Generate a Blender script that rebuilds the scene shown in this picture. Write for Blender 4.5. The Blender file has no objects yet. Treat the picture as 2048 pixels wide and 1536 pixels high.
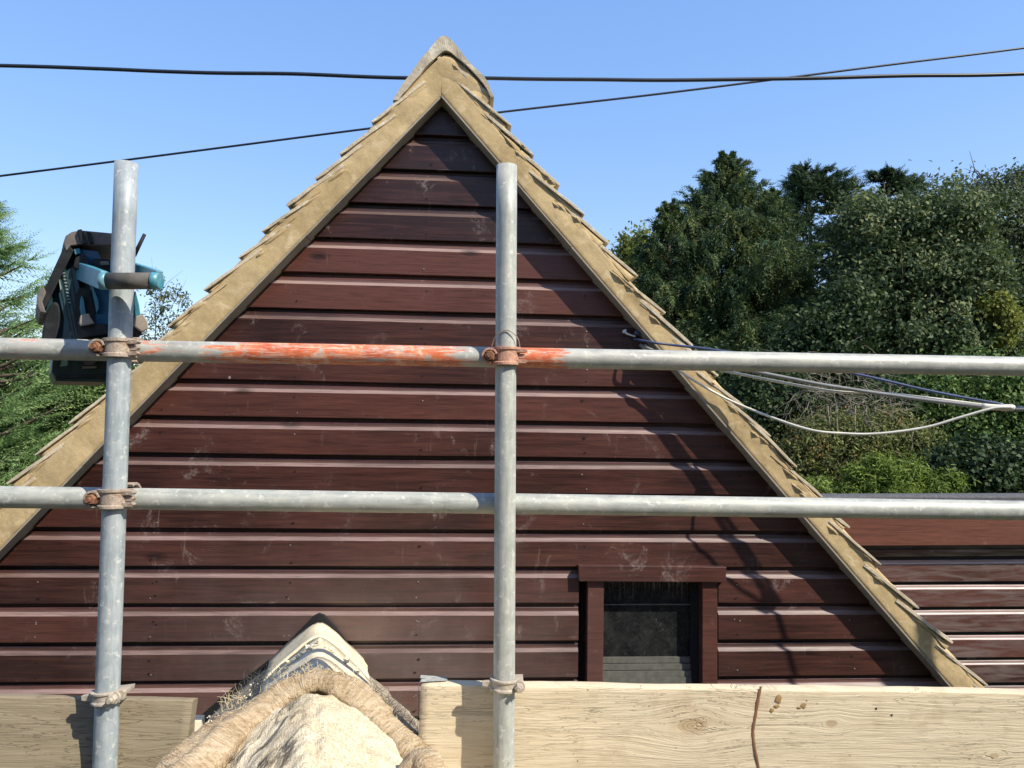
import bpy, bmesh, math, random
import numpy as np
from mathutils import Vector, Matrix, noise as mnoise

R = math.radians
random.seed(7)
rng = np.random.default_rng(7)
scene = bpy.context.scene
COL = scene.collection

# ------------------------------------------------------------------ camera
F = 1480.0                      # focal length in pixels of a 2048 px wide frame
EYE = 4.5
PITCH = R(3.0)
cam_data = bpy.data.cameras.new("camera")
cam = bpy.data.objects.new("camera", cam_data)
COL.objects.link(cam)
cam.location = (0, 0, EYE)
cam.rotation_euler = (math.pi / 2 + PITCH, 0, 0)
cam_data.sensor_width = 36.0
cam_data.lens = 36.0 * F / 2048.0
cam_data.clip_start = 0.05
cam_data.clip_end = 4000
scene.camera = cam

# ------------------------------------------------------------------ sun and sky
SUN_DIR = Vector((1.323, -0.915, 1.56)).normalized()
ELEV = math.asin(SUN_DIR.z)
world = bpy.data.worlds.new("World")
scene.world = world
world.use_nodes = True
wn = world.node_tree
bg = wn.nodes["Background"]
sky = wn.nodes.new("ShaderNodeTexSky")
sky.sky_type = 'NISHITA'
sky.sun_disc = False
sky.sun_elevation = ELEV
sky.sun_rotation = math.atan2(SUN_DIR.x, SUN_DIR.y)
sky.air_density = 1.0
sky.dust_density = 0.35
sky.ozone_density = 1.6
gam = wn.nodes.new("ShaderNodeGamma"); gam.inputs[1].default_value = 0.45
hsv = wn.nodes.new("ShaderNodeHueSaturation"); hsv.inputs['Hue'].default_value = 0.515; hsv.inputs['Saturation'].default_value = 1.92; hsv.inputs['Value'].default_value = 3.0
wn.links.new(sky.outputs[0], gam.inputs[0])
wn.links.new(gam.outputs[0], hsv.inputs['Color'])
wn.links.new(hsv.outputs[0], bg.inputs[0])
bg.inputs[1].default_value = 0.12

sun_d = bpy.data.lights.new("sun", 'SUN')
sun_d.energy = 4.7
sun_d.angle = R(0.53)
sun_d.color = (1.0, 0.93, 0.80)
sun = bpy.data.objects.new("sun", sun_d)
COL.objects.link(sun)
sun.location = SUN_DIR * 60
sun.rotation_euler = SUN_DIR.to_track_quat('Z', 'Y').to_euler()

scene.view_settings.view_transform = 'Standard'
scene.view_settings.look = 'None'
scene.view_settings.gamma = 1.0
scene.view_settings.use_curve_mapping = False
scene.view_settings.exposure = 0.62


# ------------------------------------------------------------------ helpers
def ray(px, py):
    dx = (px - 1024.0) / F
    dy = (768.0 - py) / F
    c, s = math.cos(PITCH), math.sin(PITCH)
    return Vector((dx, c - dy * s, s + dy * c))


def at(px, py, Y):
    """world point on the line of sight of a photo pixel at distance Y in front of the camera"""
    r = ray(px, py)
    return Vector((0, 0, EYE)) + r * (Y / r.y)


def tag(o, label=None, cat=None, group=None, kind=None):
    if label: o['label'] = label
    if cat: o['category'] = cat
    if group: o['group'] = group
    if kind: o['kind'] = kind
    return o


def empty(name, M=None):
    o = bpy.data.objects.new(name, None)
    o.empty_display_size = 0.1
    COL.objects.link(o)
    if M is not None:
        o.matrix_world = M
    return o


class MB:
    """collects faces for one mesh"""
    def __init__(self):
        self.v, self.f, self.m, self.sm, self.a = [], [], [], [], []
        self.cur_m, self.cur_s, self.cur_a = 0, False, 0.5

    def vert(self, p):
        self.v.append(tuple(p)); self.a.append(self.cur_a)
        return len(self.v) - 1

    def face(self, idx):
        self.f.append(tuple(idx)); self.m.append(self.cur_m); self.sm.append(self.cur_s)

    def poly(self, pts):
        self.face([self.vert(p) for p in pts])

    def hexa(self, p):
        """8 corners: bottom ring 0-3, top ring 4-7"""
        i = [self.vert(q) for q in p]
        for q in ((0, 3, 2, 1), (4, 5, 6, 7), (0, 1, 5, 4), (1, 2, 6, 5), (2, 3, 7, 6), (3, 0, 4, 7)):
            self.face([i[k] for k in q])

    def box(self, x0, x1, y0, y1, z0, z1):
        self.hexa([(x0, y0, z0), (x1, y0, z0), (x1, y1, z0), (x0, y1, z0),
                   (x0, y0, z1), (x1, y0, z1), (x1, y1, z1), (x0, y1, z1)])

    def prism(self, outline, y0, y1, inset=0.0):
        """outline of (x,z) points, extruded from y0 (front) to y1; inset bevels the front edge"""
        n = len(outline)
        cx = sum(p[0] for p in outline) / n
        cz = sum(p[1] for p in outline) / n
        if inset > 0:
            fr = []
            for (x, z) in outline:
                d = math.hypot(x - cx, z - cz) + 1e-9
                k = max(0.0, 1 - inset / d)
                fr.append((cx + (x - cx) * k, cz + (z - cz) * k))
            a = [self.vert((x, y0, z)) for x, z in fr]
            b = [self.vert((x, y0 + inset, z)) for x, z in outline]
            c = [self.vert((x, y1, z)) for x, z in outline]
            self.face(a); self.face(c[::-1])
            for i in range(n):
                j = (i + 1) % n
                self.face((a[i], b[i], b[j], a[j])); self.face((b[i], c[i], c[j], b[j]))
        else:
            a = [self.vert((x, y0, z)) for x, z in outline]
            c = [self.vert((x, y1, z)) for x, z in outline]
            self.face(a); self.face(c[::-1])
            for i in range(n):
                j = (i + 1) % n
                self.face((a[i], c[i], c[j], a[j]))

    def tube(self, pts, r, seg=12, cap=True, smooth=True):
        pts = [Vector(p) for p in pts]
        n = len(pts)
        rs = r if hasattr(r, '__len__') else [r] * n
        t0 = (pts[1] - pts[0]).normalized()
        up = Vector((0, 0, 1)) if abs(t0.z) < 0.9 else Vector((1, 0, 0))
        nrm = (up - t0 * up.dot(t0)).normalized()
        rings = []
        os_ = self.cur_s
        self.cur_s = smooth
        for i in range(n):
            t = (pts[min(i + 1, n - 1)] - pts[max(i - 1, 0)]).normalized()
            nrm = (nrm - t * nrm.dot(t)).normalized()
            bn = t.cross(nrm)
            rings.append([self.vert(pts[i] + (nrm * math.cos(a) + bn * math.sin(a)) * rs[i])
                          for a in (2 * math.pi * k / seg for k in range(seg))])
        for i in range(n - 1):
            for k in range(seg):
                k2 = (k + 1) % seg
                self.face((rings[i][k], rings[i][k2], rings[i + 1][k2], rings[i + 1][k]))
        self.cur_s = False
        if cap:
            self.face(rings[0][::-1]); self.face(rings[-1])
        self.cur_s = os_
        return rings

    def bar(self, p, q, w, h, up=Vector((0, 0, 1))):
        p, q = Vector(p), Vector(q)
        t = (q - p).normalized()
        s = t.cross(up).normalized()
        u = s.cross(t).normalized()
        c = []
        for e in (p, q):
            c.append([e - s * w / 2 - u * h / 2, e + s * w / 2 - u * h / 2,
                      e + s * w / 2 + u * h / 2, e - s * w / 2 + u * h / 2])
        self.hexa(c[0] + c[1])

    def build(self, name, mat, parent=None, bevel=0.0, subsurf=0):
        me = bpy.data.meshes.new(name)
        me.from_pydata(self.v, [], self.f)
        mats = mat if isinstance(mat, (list, tuple)) else [mat]
        for m in mats:
            me.materials.append(m)
        me.polygons.foreach_set('material_index', self.m)
        me.polygons.foreach_set('use_smooth', self.sm)
        at_ = me.attributes.new('v', 'FLOAT', 'POINT')
        at_.data.foreach_set('value', self.a)
        bm = bmesh.new(); bm.from_mesh(me)
        bmesh.ops.recalc_face_normals(bm, faces=bm.faces)
        bm.to_mesh(me); bm.free()
        me.update()
        o = bpy.data.objects.new(name, me)
        COL.objects.link(o)
        if parent is not None:
            o.parent = parent
        if bevel > 0:
            md = o.modifiers.new('bevel', 'BEVEL'); md.width = bevel; md.segments = 2; md.limit_method = 'ANGLE'
        if subsurf:
            md = o.modifiers.new('sub', 'SUBSURF'); md.levels = subsurf; md.render_levels = subsurf
        return o


def catmull(pts, per=8):
    P = [Vector(p) for p in pts]
    P = [P[0] * 2 - P[1]] + P + [P[-1] * 2 - P[-2]]
    out = []
    for i in range(1, len(P) - 2):
        a, b, c, d = P[i - 1], P[i], P[i + 1], P[i + 2]
        for k in range(per):
            t = k / per
            out.append(0.5 * ((2 * b) + (c - a) * t + (2 * a - 5 * b + 4 * c - d) * t * t + (3 * b - a - 3 * c + d) * t ** 3))
    out.append(P[-2])
    return out


def fbm(x, y, z, o=4):
    return mnoise.fractal(Vector((x, y, z)), 1.0, 2.0, o)


# ------------------------------------------------------------------ node helper
class G:
    def __init__(self, name):
        self.mat = bpy.data.materials.new(name)
        self.mat.use_nodes = True
        self.nt = self.mat.node_tree
        self.b = self.nt.nodes['Principled BSDF']

    def link(self, val, sock):
        if isinstance(val, bpy.types.NodeSocket):
            self.nt.links.new(val, sock)
        elif val is not None:
            if hasattr(sock.default_value, '__len__') and not hasattr(val, '__len__'):
                val = (val,) * len(sock.default_value)
            if hasattr(val, '__len__') and len(sock.default_value) == 4 and len(val) == 3:
                val = (*val, 1)
            sock.default_value = val

    def new(self, t):
        return self.nt.nodes.new(t)

    def obj(self):
        return self.new('ShaderNodeTexCoord').outputs['Object']

    def attr(self, name='v'):
        n = self.new('ShaderNodeAttribute'); n.attribute_name = name
        return n.outputs['Fac']

    def sep(self, v):
        n = self.new('ShaderNodeSeparateXYZ'); self.link(v, n.inputs[0])
        return n.outputs[0], n.outputs[1], n.outputs[2]

    def comb(self, x, y, z):
        n = self.new('ShaderNodeCombineXYZ')
        for k, q in enumerate((x, y, z)): self.link(q, n.inputs[k])
        return n.outputs[0]

    def m(self, op, a, b=None, c=None, clamp=False):
        n = self.new('ShaderNodeMath'); n.operation = op; n.use_clamp = clamp
        self.link(a, n.inputs[0])
        if b is not None: self.link(b, n.inputs[1])
        if c is not None: self.link(c, n.inputs[2])
        return n.outputs[0]

    def scale(self, v, s):
        n = self.new('ShaderNodeVectorMath'); n.operation = 'MULTIPLY'
        self.link(v, n.inputs[0]); n.inputs[1].default_value = s
        return n.outputs[0]

    def noise(self, v, scale=5, detail=4, rough=0.55, dist=0.0, col=False):
        n = self.new('ShaderNodeTexNoise')
        self.link(v, n.inputs['Vector'])
        n.inputs['Scale'].default_value = scale; n.inputs['Detail'].default_value = detail
        n.inputs['Roughness'].default_value = rough; n.inputs['Distortion'].default_value = dist
        return n.outputs[1 if col else 0]

    def vor(self, v, scale=5, feature='F1', out='Distance', rnd=1.0):
        n = self.new('ShaderNodeTexVoronoi'); n.feature = feature
        self.link(v, n.inputs['Vector']); n.inputs['Scale'].default_value = scale
        n.inputs['Randomness'].default_value = rnd
        return n.outputs[out]

    def ramp(self, f, stops, interp='LINEAR'):
        n = self.new('ShaderNodeValToRGB'); self.link(f, n.inputs[0])
        cr = n.color_ramp; cr.interpolation = interp
        while len(cr.elements) < len(stops): cr.elements.new(0.5)
        for e, (p, c) in zip(cr.elements, stops):
            e.position = p
            e.color = (c, c, c, 1) if not hasattr(c, '__len__') else (*c, 1)
        return n.outputs[0]

    def mix(self, f, a, b, blend='MIX'):
        n = self.new('ShaderNodeMix'); n.data_type = 'RGBA'; n.blend_type = blend
        self.link(f, n.inputs[0]); self.link(a, n.inputs[6]); self.link(b, n.inputs[7])
        return n.outputs[2]

    def bump(self, h, strength=0.5, dist=0.01, normal=None):
        n = self.new('ShaderNodeBump')
        self.link(h, n.inputs['Height']); n.inputs['Strength'].default_value = strength
        n.inputs['Distance'].default_value = dist
        if normal is not None: self.link(normal, n.inputs['Normal'])
        return n.outputs[0]

    def set(self, color=None, rough=None, normal=None, metal=None, spec=None, coat=None):
        b = self.b
        if color is not None: self.link(color, b.inputs['Base Color'])
        if rough is not None: self.link(rough, b.inputs['Roughness'])
        if normal is not None: self.link(normal, b.inputs['Normal'])
        if metal is not None: self.link(metal, b.inputs['Metallic'])
        if spec is not None: self.link(spec, b.inputs['Specular IOR Level'])
        if coat is not None: self.link(coat, b.inputs['Coat Weight'])
        return self.mat


# ------------------------------------------------------------------ materials
def mat_stain(name, dark, light, smear=0.5, weather=0.0, rough=0.37, spec=0.45, dust=None):
    g = G(name)
    P = g.obj(); x, y, z = g.sep(P)
    v = g.attr('v')
    off = g.m('MULTIPLY', v, 37.0)
    Pg = g.comb(g.m('MULTIPLY_ADD', x, 1.6, off), y, g.m('MULTIPLY', z, 34.0))
    grain = g.noise(Pg, 2.2, 6, 0.62, 0.6)
    Pf = g.comb(g.m('MULTIPLY_ADD', x, 5.0, off), y, g.m('MULTIPLY', z, 160.0))
    fine = g.noise(Pf, 2.0, 3, 0.6, 0.2)
    big = g.noise(g.comb(g.m('MULTIPLY_ADD', x, 0.9, off), 0.0, g.m('MULTIPLY', z, 1.6)), 1.7, 3, 0.5)
    t = g.m('ADD', g.m('MULTIPLY', grain, 0.75), g.m('MULTIPLY', big, 0.62))
    t = g.m('ADD', t, g.m('MULTIPLY', g.m('SUBTRACT', v, 0.5), 0.45))
    col = g.ramp(t, [(0.44, tuple(c * 0.8 for c in dark)), (0.64, tuple((a + b) / 2 for a, b in zip(dark, light))), (0.88, tuple(c * 1.12 for c in light))])
    col = g.mix(g.ramp(fine, [(0.30, 0.55), (0.52, 0.0)]), col, tuple(c * 0.45 for c in dark))
    # knots
    kv = g.vor(g.comb(g.m('MULTIPLY_ADD', x, 2.3, off), 0.0, g.m('MULTIPLY', z, 6.3)), 1.0, 'F1')
    knot = g.ramp(g.m('ADD', kv, g.m('MULTIPLY', grain, 0.10)), [(0.085, 1.0), (0.17, 0.0)])
    ring = g.m('SINE', g.m('MULTIPLY', kv, 95.0))
    col = g.mix(g.m('MULTIPLY', knot, 0.85), col, tuple(c * 0.35 for c in dark))
    # pale scuffs, lime runs and dust
    sv = g.comb(g.m('MULTIPLY', x, 2.0), 0.0, g.m('MULTIPLY', z, 1.6))
    sm = g.noise(sv, 4.0, 9, 0.75, 0.7)
    reg = g.noise(sv, 0.55, 2, 0.5)
    sc = g.m('MULTIPLY', g.ramp(sm, [(0.575, 0.0), (0.70, 1.0)]), g.ramp(reg, [(0.36, 0.0), (0.56, 1.0)]))
    dr = g.noise(g.comb(g.m('MULTIPLY', x, 26.0), 0.0, g.m('MULTIPLY', z, 2.0)), 1.6, 5, 0.65, 0.5)
    drm = g.m('MULTIPLY', g.ramp(dr, [(0.66, 0.0), (0.76, 1.0)]), g.ramp(reg, [(0.45, 0.0), (0.6, 1.0)]))
    sc = g.m('MULTIPLY', sc, g.ramp(g.noise(P, 95, 4, 0.7), [(0.42, 0.15), (0.58, 1.0)]))
    pale = g.m('MULTIPLY', g.m('MAXIMUM', sc, g.m('MULTIPLY', drm, 0.8)), smear, clamp=True)
    col = g.mix(pale, col, (0.33, 0.27, 0.25))
    fv = g.comb(g.m('MULTIPLY', x, 9.0), 0.0, g.m('MULTIPLY', z, 7.0))
    vn = g.new('ShaderNodeTexVoronoi'); g.link(fv, vn.inputs['Vector']); vn.inputs['Scale'].default_value = 1.0
    cr_, cg_, cb_ = g.sep(vn.outputs['Color'])
    fl = g.m('MULTIPLY', g.ramp(g.m('ADD', vn.outputs['Distance'], g.m('MULTIPLY', fine, 0.06)), [(0.055, 1.0), (0.085, 0.0)]), g.m('GREATER_THAN', cr_, 0.86))
    col = g.mix(g.m('MULTIPLY', fl, smear), col, (0.42, 0.37, 0.33))
    if weather:
        w = g.noise(g.comb(g.m('MULTIPLY', x, 2.5), 0.0, g.m('MULTIPLY', z, 20.0)), 1.6, 5, 0.6, 0.6)
        col = g.mix(g.m('MULTIPLY', g.ramp(w, [(0.42, 0.0), (0.66, 1.0)]), weather), col, (0.150, 0.118, 0.112))
    if dust:
        dx = g.m('DIVIDE', g.m('SUBTRACT', x, dust[0]), 0.85); dz = g.m('DIVIDE', g.m('SUBTRACT', z, dust[1]), 0.36)
        r2 = g.m('ADD', g.m('MULTIPLY', dx, dx), g.m('MULTIPLY', dz, dz))
        e = g.m('POWER', 2.718, g.m('MULTIPLY', r2, -1.0))
        col = g.mix(g.m('MULTIPLY', g.m('MULTIPLY', e, g.ramp(g.noise(sv, 2.0, 5, 0.6), [(0.3, 0.35), (0.65, 1.0)])), 0.62), col, (0.165, 0.128, 0.118))
    ro = g.m('ADD', g.m('MULTIPLY', g.noise(sv, 4.0, 4, 0.6), 0.26), rough - 0.13)
    h = g.m('ADD', g.m('MULTIPLY', grain, 0.8), g.m('MULTIPLY', fine, 0.45))
    h = g.m('SUBTRACT', h, g.m('MULTIPLY', g.m('MULTIPLY', knot, g.m('ADD', ring, 1.5)), 0.25))
    return g.set(col, ro, g.bump(h, 0.55, 0.0014), spec=spec)


def mat_mortar(name, c0, c1, rough=0.95, bump=0.006, pale=None, grit=0.35):
    g = G(name)
    P = g.obj()
    n1 = g.noise(P, 6, 5, 0.6, 0.3)
    n2 = g.noise(P, 60, 4, 0.65)
    n3 = g.noise(P, 320, 2, 0.6)
    col = g.ramp(g.m('ADD', g.m('MULTIPLY', n1, 0.7), g.m('MULTIPLY', n2, 0.3)), [(0.32, c0), (0.62, c1)])
    col = g.mix(g.ramp(n3, [(0.33, grit), (0.48, 0.0)]), col, tuple(c * 0.55 for c in c0))
    if pale:
        col = g.mix(g.ramp(g.noise(P, 16, 6, 0.7, 0.6), [(0.52, 0.0), (0.66, 0.85)]), col, pale)
    h = g.m('ADD', g.m('MULTIPLY', n2, 0.7), g.m('MULTIPLY', n3, 0.3))
    return g.set(col, rough, g.bump(h, 0.55, bump), spec=0.15)


def mat_tile(name):
    g = G(name)
    P = g.obj(); v = g.attr('v')
    n1 = g.noise(P, 9, 6, 0.65, 0.4)
    base = g.ramp(v, [(0.0, (0.13, 0.105, 0.085)), (0.4, (0.20, 0.16, 0.125)), (0.75, (0.28, 0.235, 0.175)), (1.0, (0.16, 0.12, 0.10))])
    col = g.mix(g.ramp(n1, [(0.40, 0.0), (0.58, 0.85)]), base, (0.36, 0.32, 0.25))
    col = g.mix(g.ramp(g.noise(P, 28, 5, 0.7), [(0.58, 0.0), (0.66, 0.9)]), col, (0.42, 0.40, 0.33))
    col = g.mix(g.ramp(g.noise(P, 17, 5, 0.7), [(0.60, 0.0), (0.70, 0.9)]), col, (0.05, 0.045, 0.04))
    return g.set(col, 0.92, g.bump(g.noise(P, 70, 5, 0.7), 0.6, 0.004), spec=0.2)


def mat_galv(name, base=(0.42, 0.45, 0.46), warm=(0.50, 0.49, 0.42), orange=None, metal=0.12, axis=0):
    g = G(name)
    P = g.obj(); s = g.sep(P)
    al = s[axis]
    st = [g.m('MULTIPLY', q, 30.0) for q in s]; st[axis] = g.m('MULTIPLY', s[axis], 3.0)
    streak = g.noise(g.comb(*st), 3.0, 5, 0.65, 0.3)
    bl = g.noise(P, 22, 5, 0.65, 0.4)
    sp = g.vor(P, 110, 'F1', 'Distance')
    col = g.ramp(g.m('ADD', g.m('MULTIPLY', streak, 0.55), g.m('MULTIPLY', bl, 0.45)),
                 [(0.30, tuple(c * 0.62 for c in base)), (0.5, base), (0.68, warm)])
    col = g.mix(g.ramp(g.noise(P, 60, 4, 0.7), [(0.57, 0.0), (0.66, 0.6)]), col, (0.62, 0.61, 0.55))
    col = g.mix(g.ramp(g.noise(P, 38, 5, 0.7, 0.5), [(0.64, 0.0), (0.72, 0.7)]), col, (0.14, 0.125, 0.10))
    ro = g.m('ADD', 0.40, g.m('MULTIPLY', bl, 0.30))
    me = metal
    if orange:
        wear = g.noise(g.comb(*[g.m('MULTIPLY', q, 1.0 if k == axis else 7.0) for k, q in enumerate(s)]), 9.0, 7, 0.72, 0.6)
        blend = None
        for (c, w, bias) in orange:
            d = g.m('ABSOLUTE', g.m('SUBTRACT', al, c))
            mk = g.m('SUBTRACT', bias, g.m('POWER', g.m('DIVIDE', d, w), 4.0))
            blend = mk if blend is None else g.m('MAXIMUM', blend, mk)
        f = g.ramp(g.m('ADD', wear, g.m('MULTIPLY', blend, 0.35)), [(0.60, 0.0), (0.68, 1.0)])
        oc = g.ramp(g.noise(P, 30, 5, 0.6), [(0.35, (0.46, 0.085, 0.032)), (0.56, (0.60, 0.165, 0.065)), (0.68, (0.70, 0.40, 0.27))])
        scr = g.noise(g.comb(*[g.m('MULTIPLY', q, 5.0 if k == axis else 60.0) for k, q in enumerate(s)]), 3.0, 6, 0.75, 0.3)
        oc = g.mix(g.ramp(scr, [(0.50, 0.0), (0.60, 0.85)]), oc, (0.60, 0.43, 0.34))
        f = g.m('MULTIPLY', f, g.ramp(g.noise(P, 55, 5, 0.75), [(0.36, 0.0), (0.42, 1.0)]))
        col = g.mix(f, col, oc)
        me = g.m('MULTIPLY', g.m('SUBTRACT', 1.0, f), metal)
    h = g.m('ADD', bl, g.m('MULTIPLY', streak, 0.5))
    return g.set(col, ro, g.bump(h, 0.35, 0.002), metal=me, spec=0.35)


def mat_board(name, c0, c1, c2, knots, stain=0.3, seed=0.0):
    g = G(name)
    P = g.obj(); x, y, z = g.sep(P)
    f = z
    kk = None
    for (kx, kz, sg) in knots:
        dx = g.m('DIVIDE', g.m('SUBTRACT', x, kx), sg * 1.9)
        dz = g.m('DIVIDE', g.m('SUBTRACT', z, kz), sg)
        r2 = g.m('ADD', g.m('MULTIPLY', dx, dx), g.m('MULTIPLY', dz, dz))
        e = g.m('POWER', 2.718, g.m('MULTIPLY', r2, -1.0))
        f = g.m('SUBTRACT', f, g.m('MULTIPLY', g.m('MULTIPLY', g.m('SUBTRACT', z, kz), e), 0.85))
        rr = g.m('SQRT', r2)
        kn = g.ramp(rr, [(0.24, 1.0), (0.36, 0.0)])
        kk = (kn, rr) if kk is None else (g.m('MAXIMUM', kk[0], kn), g.m('MINIMUM', kk[1], rr))
    warp = g.noise(g.comb(g.m('MULTIPLY', x, 2.2), seed, g.m('MULTIPLY', z, 7.0)), 1.3, 3, 0.5)
    f2 = g.m('ADD', f, g.m('MULTIPLY', warp, 0.022))
    gv = g.comb(g.m('ADD', g.m('MULTIPLY', x, 2.2), seed), y, g.m('MULTIPLY', f2, 46.0))
    grain = g.noise(gv, 1.6, 7, 0.68, 0.35)
    gv2 = g.comb(g.m('ADD', g.m('MULTIPLY', x, 5.0), seed), y, g.m('MULTIPLY', f2, 170.0))
    fine = g.noise(gv2, 1.4, 5, 0.65, 0.4)
    crv = g.comb(g.m('ADD', g.m('MULTIPLY', x, 4.5), seed), 0.0, g.m('MULTIPLY', f2, 60.0))
    crk = g.m('ABSOLUTE', g.m('SUBTRACT', g.noise(crv, 1.3, 4, 0.55, 0.7), 0.5))
    reg = g.noise(g.comb(g.m('MULTIPLY', x, 1.5), seed, g.m('MULTIPLY', z, 5.0)), 1.6, 3, 0.5)
    crack = g.m('MULTIPLY', g.ramp(crk, [(0.002, 1.0), (0.012, 0.0)]), g.ramp(reg, [(0.40, 0.0), (0.60, 1.0)]))
    col = g.ramp(g.m('ADD', g.m('MULTIPLY', grain, 0.6), g.m('MULTIPLY', fine, 0.4)), [(0.26, c0), (0.5, c1), (0.74, c2)])
    col = g.mix(g.m('MULTIPLY', crack, 0.4), col, tuple(c * 0.42 for c in c0))
    sp = g.noise(P, 9, 5, 0.65)
    col = g.mix(g.m('MULTIPLY', g.ramp(sp, [(0.54, 0.0), (0.68, 1.0)]), stain), col, (c0[0] * 0.72, c0[1] * 0.62, c0[2] * 0.5))
    spk = g.vor(g.scale(P, (1, 1, 1)), 42, 'F1')
    col = g.mix(g.m('MULTIPLY', g.ramp(spk, [(0.07, 0.8), (0.13, 0.0)]), g.ramp(sp, [(0.5, 0.0), (0.6, 1.0)])), col, (0.13, 0.08, 0.05))
    if kk:
        ring = g.m('SINE', g.m('MULTIPLY', kk[1], 70.0))
        col = g.mix(g.m('MULTIPLY', kk[0], 0.55), col, (c0[0] * 0.75, c0[1] * 0.6, c0[2] * 0.45))
        col = g.mix(g.m('MULTIPLY', kk[0], g.ramp(ring, [(0.55, 0.0), (0.95, 0.5)])), col, tuple(c * 0.3 for c in c0))
    h = g.m('ADD', g.m('MULTIPLY', grain, 0.8), g.m('MULTIPLY', fine, 0.6))
    h = g.m('SUBTRACT', h, g.m('MULTIPLY', crack, 0.6))
    return g.set(col, 0.85, g.bump(h, 0.8, 0.0035), spec=0.25)


def mat_plain(name, col, rough=0.6, metal=0.0, spec=0.4, var=0.25, scale=40, bump=0.15, bd=0.002, dust=None):
    g = G(name)
    P = g.obj()
    n = g.noise(P, scale, 5, 0.62)
    c = g.ramp(n, [(0.3, tuple(q * (1 - var) for q in col)), (0.7, tuple(min(1, q * (1 + var)) for q in col))])
    if dust:
        c = g.mix(g.ramp(g.noise(P, scale * 0.5, 6, 0.7, 0.5), [(0.5, 0.0), (0.68, dust[1])]), c, dust[0])
    return g.set(c, rough, g.bump(n, bump, bd), metal=metal, spec=spec)


def mat_hessian(name, c0, c1, c2, dirt=0.0, rolled=False):
    g = G(name)
    P = g.obj(); x, y, z = g.sep(P)
    v = g.attr('v')
    if rolled:      # v is the length along the roll: threads run round it
        fib = g.noise(g.comb(g.m('MULTIPLY', v, 260.0), g.m('MULTIPLY', x, 22.0), g.m('MULTIPLY', z, 22.0)), 1.0, 4, 0.65, 0.5)
        fib2 = g.noise(g.comb(g.m('MULTIPLY', v, 60.0), g.m('MULTIPLY', y, 90.0), g.m('MULTIPLY', z, 90.0)), 1.0, 3, 0.6, 0.3)
    else:
        fib = g.noise(g.comb(g.m('MULTIPLY', x, 330.0), g.m('MULTIPLY', y, 50.0), g.m('MULTIPLY', z, 50.0)), 1.0, 4, 0.65, 0.4)
        fib2 = g.noise(g.comb(g.m('MULTIPLY', x, 50.0), g.m('MULTIPLY', y, 330.0), g.m('MULTIPLY', z, 260.0)), 1.0, 4, 0.65, 0.4)
    big = g.noise(P, 7, 5, 0.65, 0.5)
    t = g.m('ADD', g.m('MULTIPLY', g.m('ADD', fib, fib2), 0.34), g.m('MULTIPLY', big, 0.32))
    col = g.ramp(t, [(0.43, c0), (0.5, c1), (0.57, c2)])
    sp = g.noise(P, 150, 4, 0.65)
    col = g.mix(g.ramp(sp, [(0.32, 0.6), (0.44, 0.0)]), col, tuple(c * 0.5 for c in c0))
    if dirt:
        ac = g.m('SUBTRACT', g.m('MULTIPLY', x, 0.8), g.m('MULTIPLY', y, 0.6)); al = g.m('ADD', g.m('MULTIPLY', x, 0.6), g.m('MULTIPLY', y, 0.8))
        d = g.noise(g.comb(g.m('MULTIPLY', ac, 34.0), g.m('MULTIPLY', al, 13.0), 3.3), 1.0, 6, 0.68, 0.6)
        left = g.ramp(g.m('MULTIPLY_ADD', x, -4.0, 0.0), [(0.0, 0.0), (0.20, 1.0)])
        left2 = g.ramp(g.m('MULTIPLY_ADD', x, -4.0, 0.0), [(0.58, 1.0), (0.82, 0.1)])
        mk = g.m('MULTIPLY', g.m('MULTIPLY', g.ramp(d, [(0.525, 0.0), (0.60, 1.0)]), left), left2)
        col = g.mix(g.m('MULTIPLY', mk, dirt), col, (0.045, 0.046, 0.052))
        tanp = g.ramp(g.noise(P, 5.0, 5, 0.6, 0.4), [(0.55, 0.0), (0.70, 0.35)])
        col = g.mix(tanp, col, (0.40, 0.27, 0.14))
    h = g.m('ADD', g.m('ADD', fib, fib2), g.m('MULTIPLY', sp, 0.6))
    return g.set(col, 0.97, g.bump(h, 0.9, 0.006), spec=0.08)


def mat_leaf(name, stops, trans=0.25, rough=0.5, spec=0.12, gain=1.0):
    g = G(name)
    rough = max(rough, 0.55)
    stops = [(p, tuple(q * gain for q in c)) for p, c in stops]
    v = g.attr('v')
    col = g.ramp(v, stops)
    g.set(col, rough, spec=spec)
    tr = g.new('ShaderNodeBsdfTranslucent')
    g.link(g.mix(0.5, col, (0.10, 0.16, 0.02), 'ADD'), tr.inputs['Color'])
    mx = g.new('ShaderNodeMixShader'); mx.inputs[0].default_value = trans
    out = g.nt.nodes['Material Output']
    g.nt.links.new(g.b.outputs[0], mx.inputs[1]); g.nt.links.new(tr.outputs[0], mx.inputs[2])
    g.nt.links.new(mx.outputs[0], out.inputs['Surface'])
    return g.mat


M = {}
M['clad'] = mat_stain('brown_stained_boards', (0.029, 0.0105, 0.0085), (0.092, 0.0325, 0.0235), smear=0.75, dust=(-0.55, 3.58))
M['ledge'] = mat_stain('dusty_highlight_ledge', (0.125, 0.077, 0.067), (0.245, 0.168, 0.150), smear=0.35, rough=0.5)  # dust tone with the cove's sun highlight painted into the colour
M['ledge_pale'] = mat_stain('painted_highlight_ledge', (0.24, 0.175, 0.16), (0.42, 0.335, 0.31), smear=0.3, rough=0.4)  # outbuilding's lit strips, their highlight painted as a paler colour
M['ledge_dull'] = mat_stain('faint_dusty_highlight_ledge', (0.055, 0.026, 0.021), (0.105, 0.052, 0.043), smear=0.35, rough=0.45)  # thin dust plus the dimmer upper step of the painted highlight
M['clad2'] = mat_stain('weathered_brown_boards', (0.034, 0.0135, 0.0115), (0.080, 0.030, 0.023), smear=0.6, weather=0.70)
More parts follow.
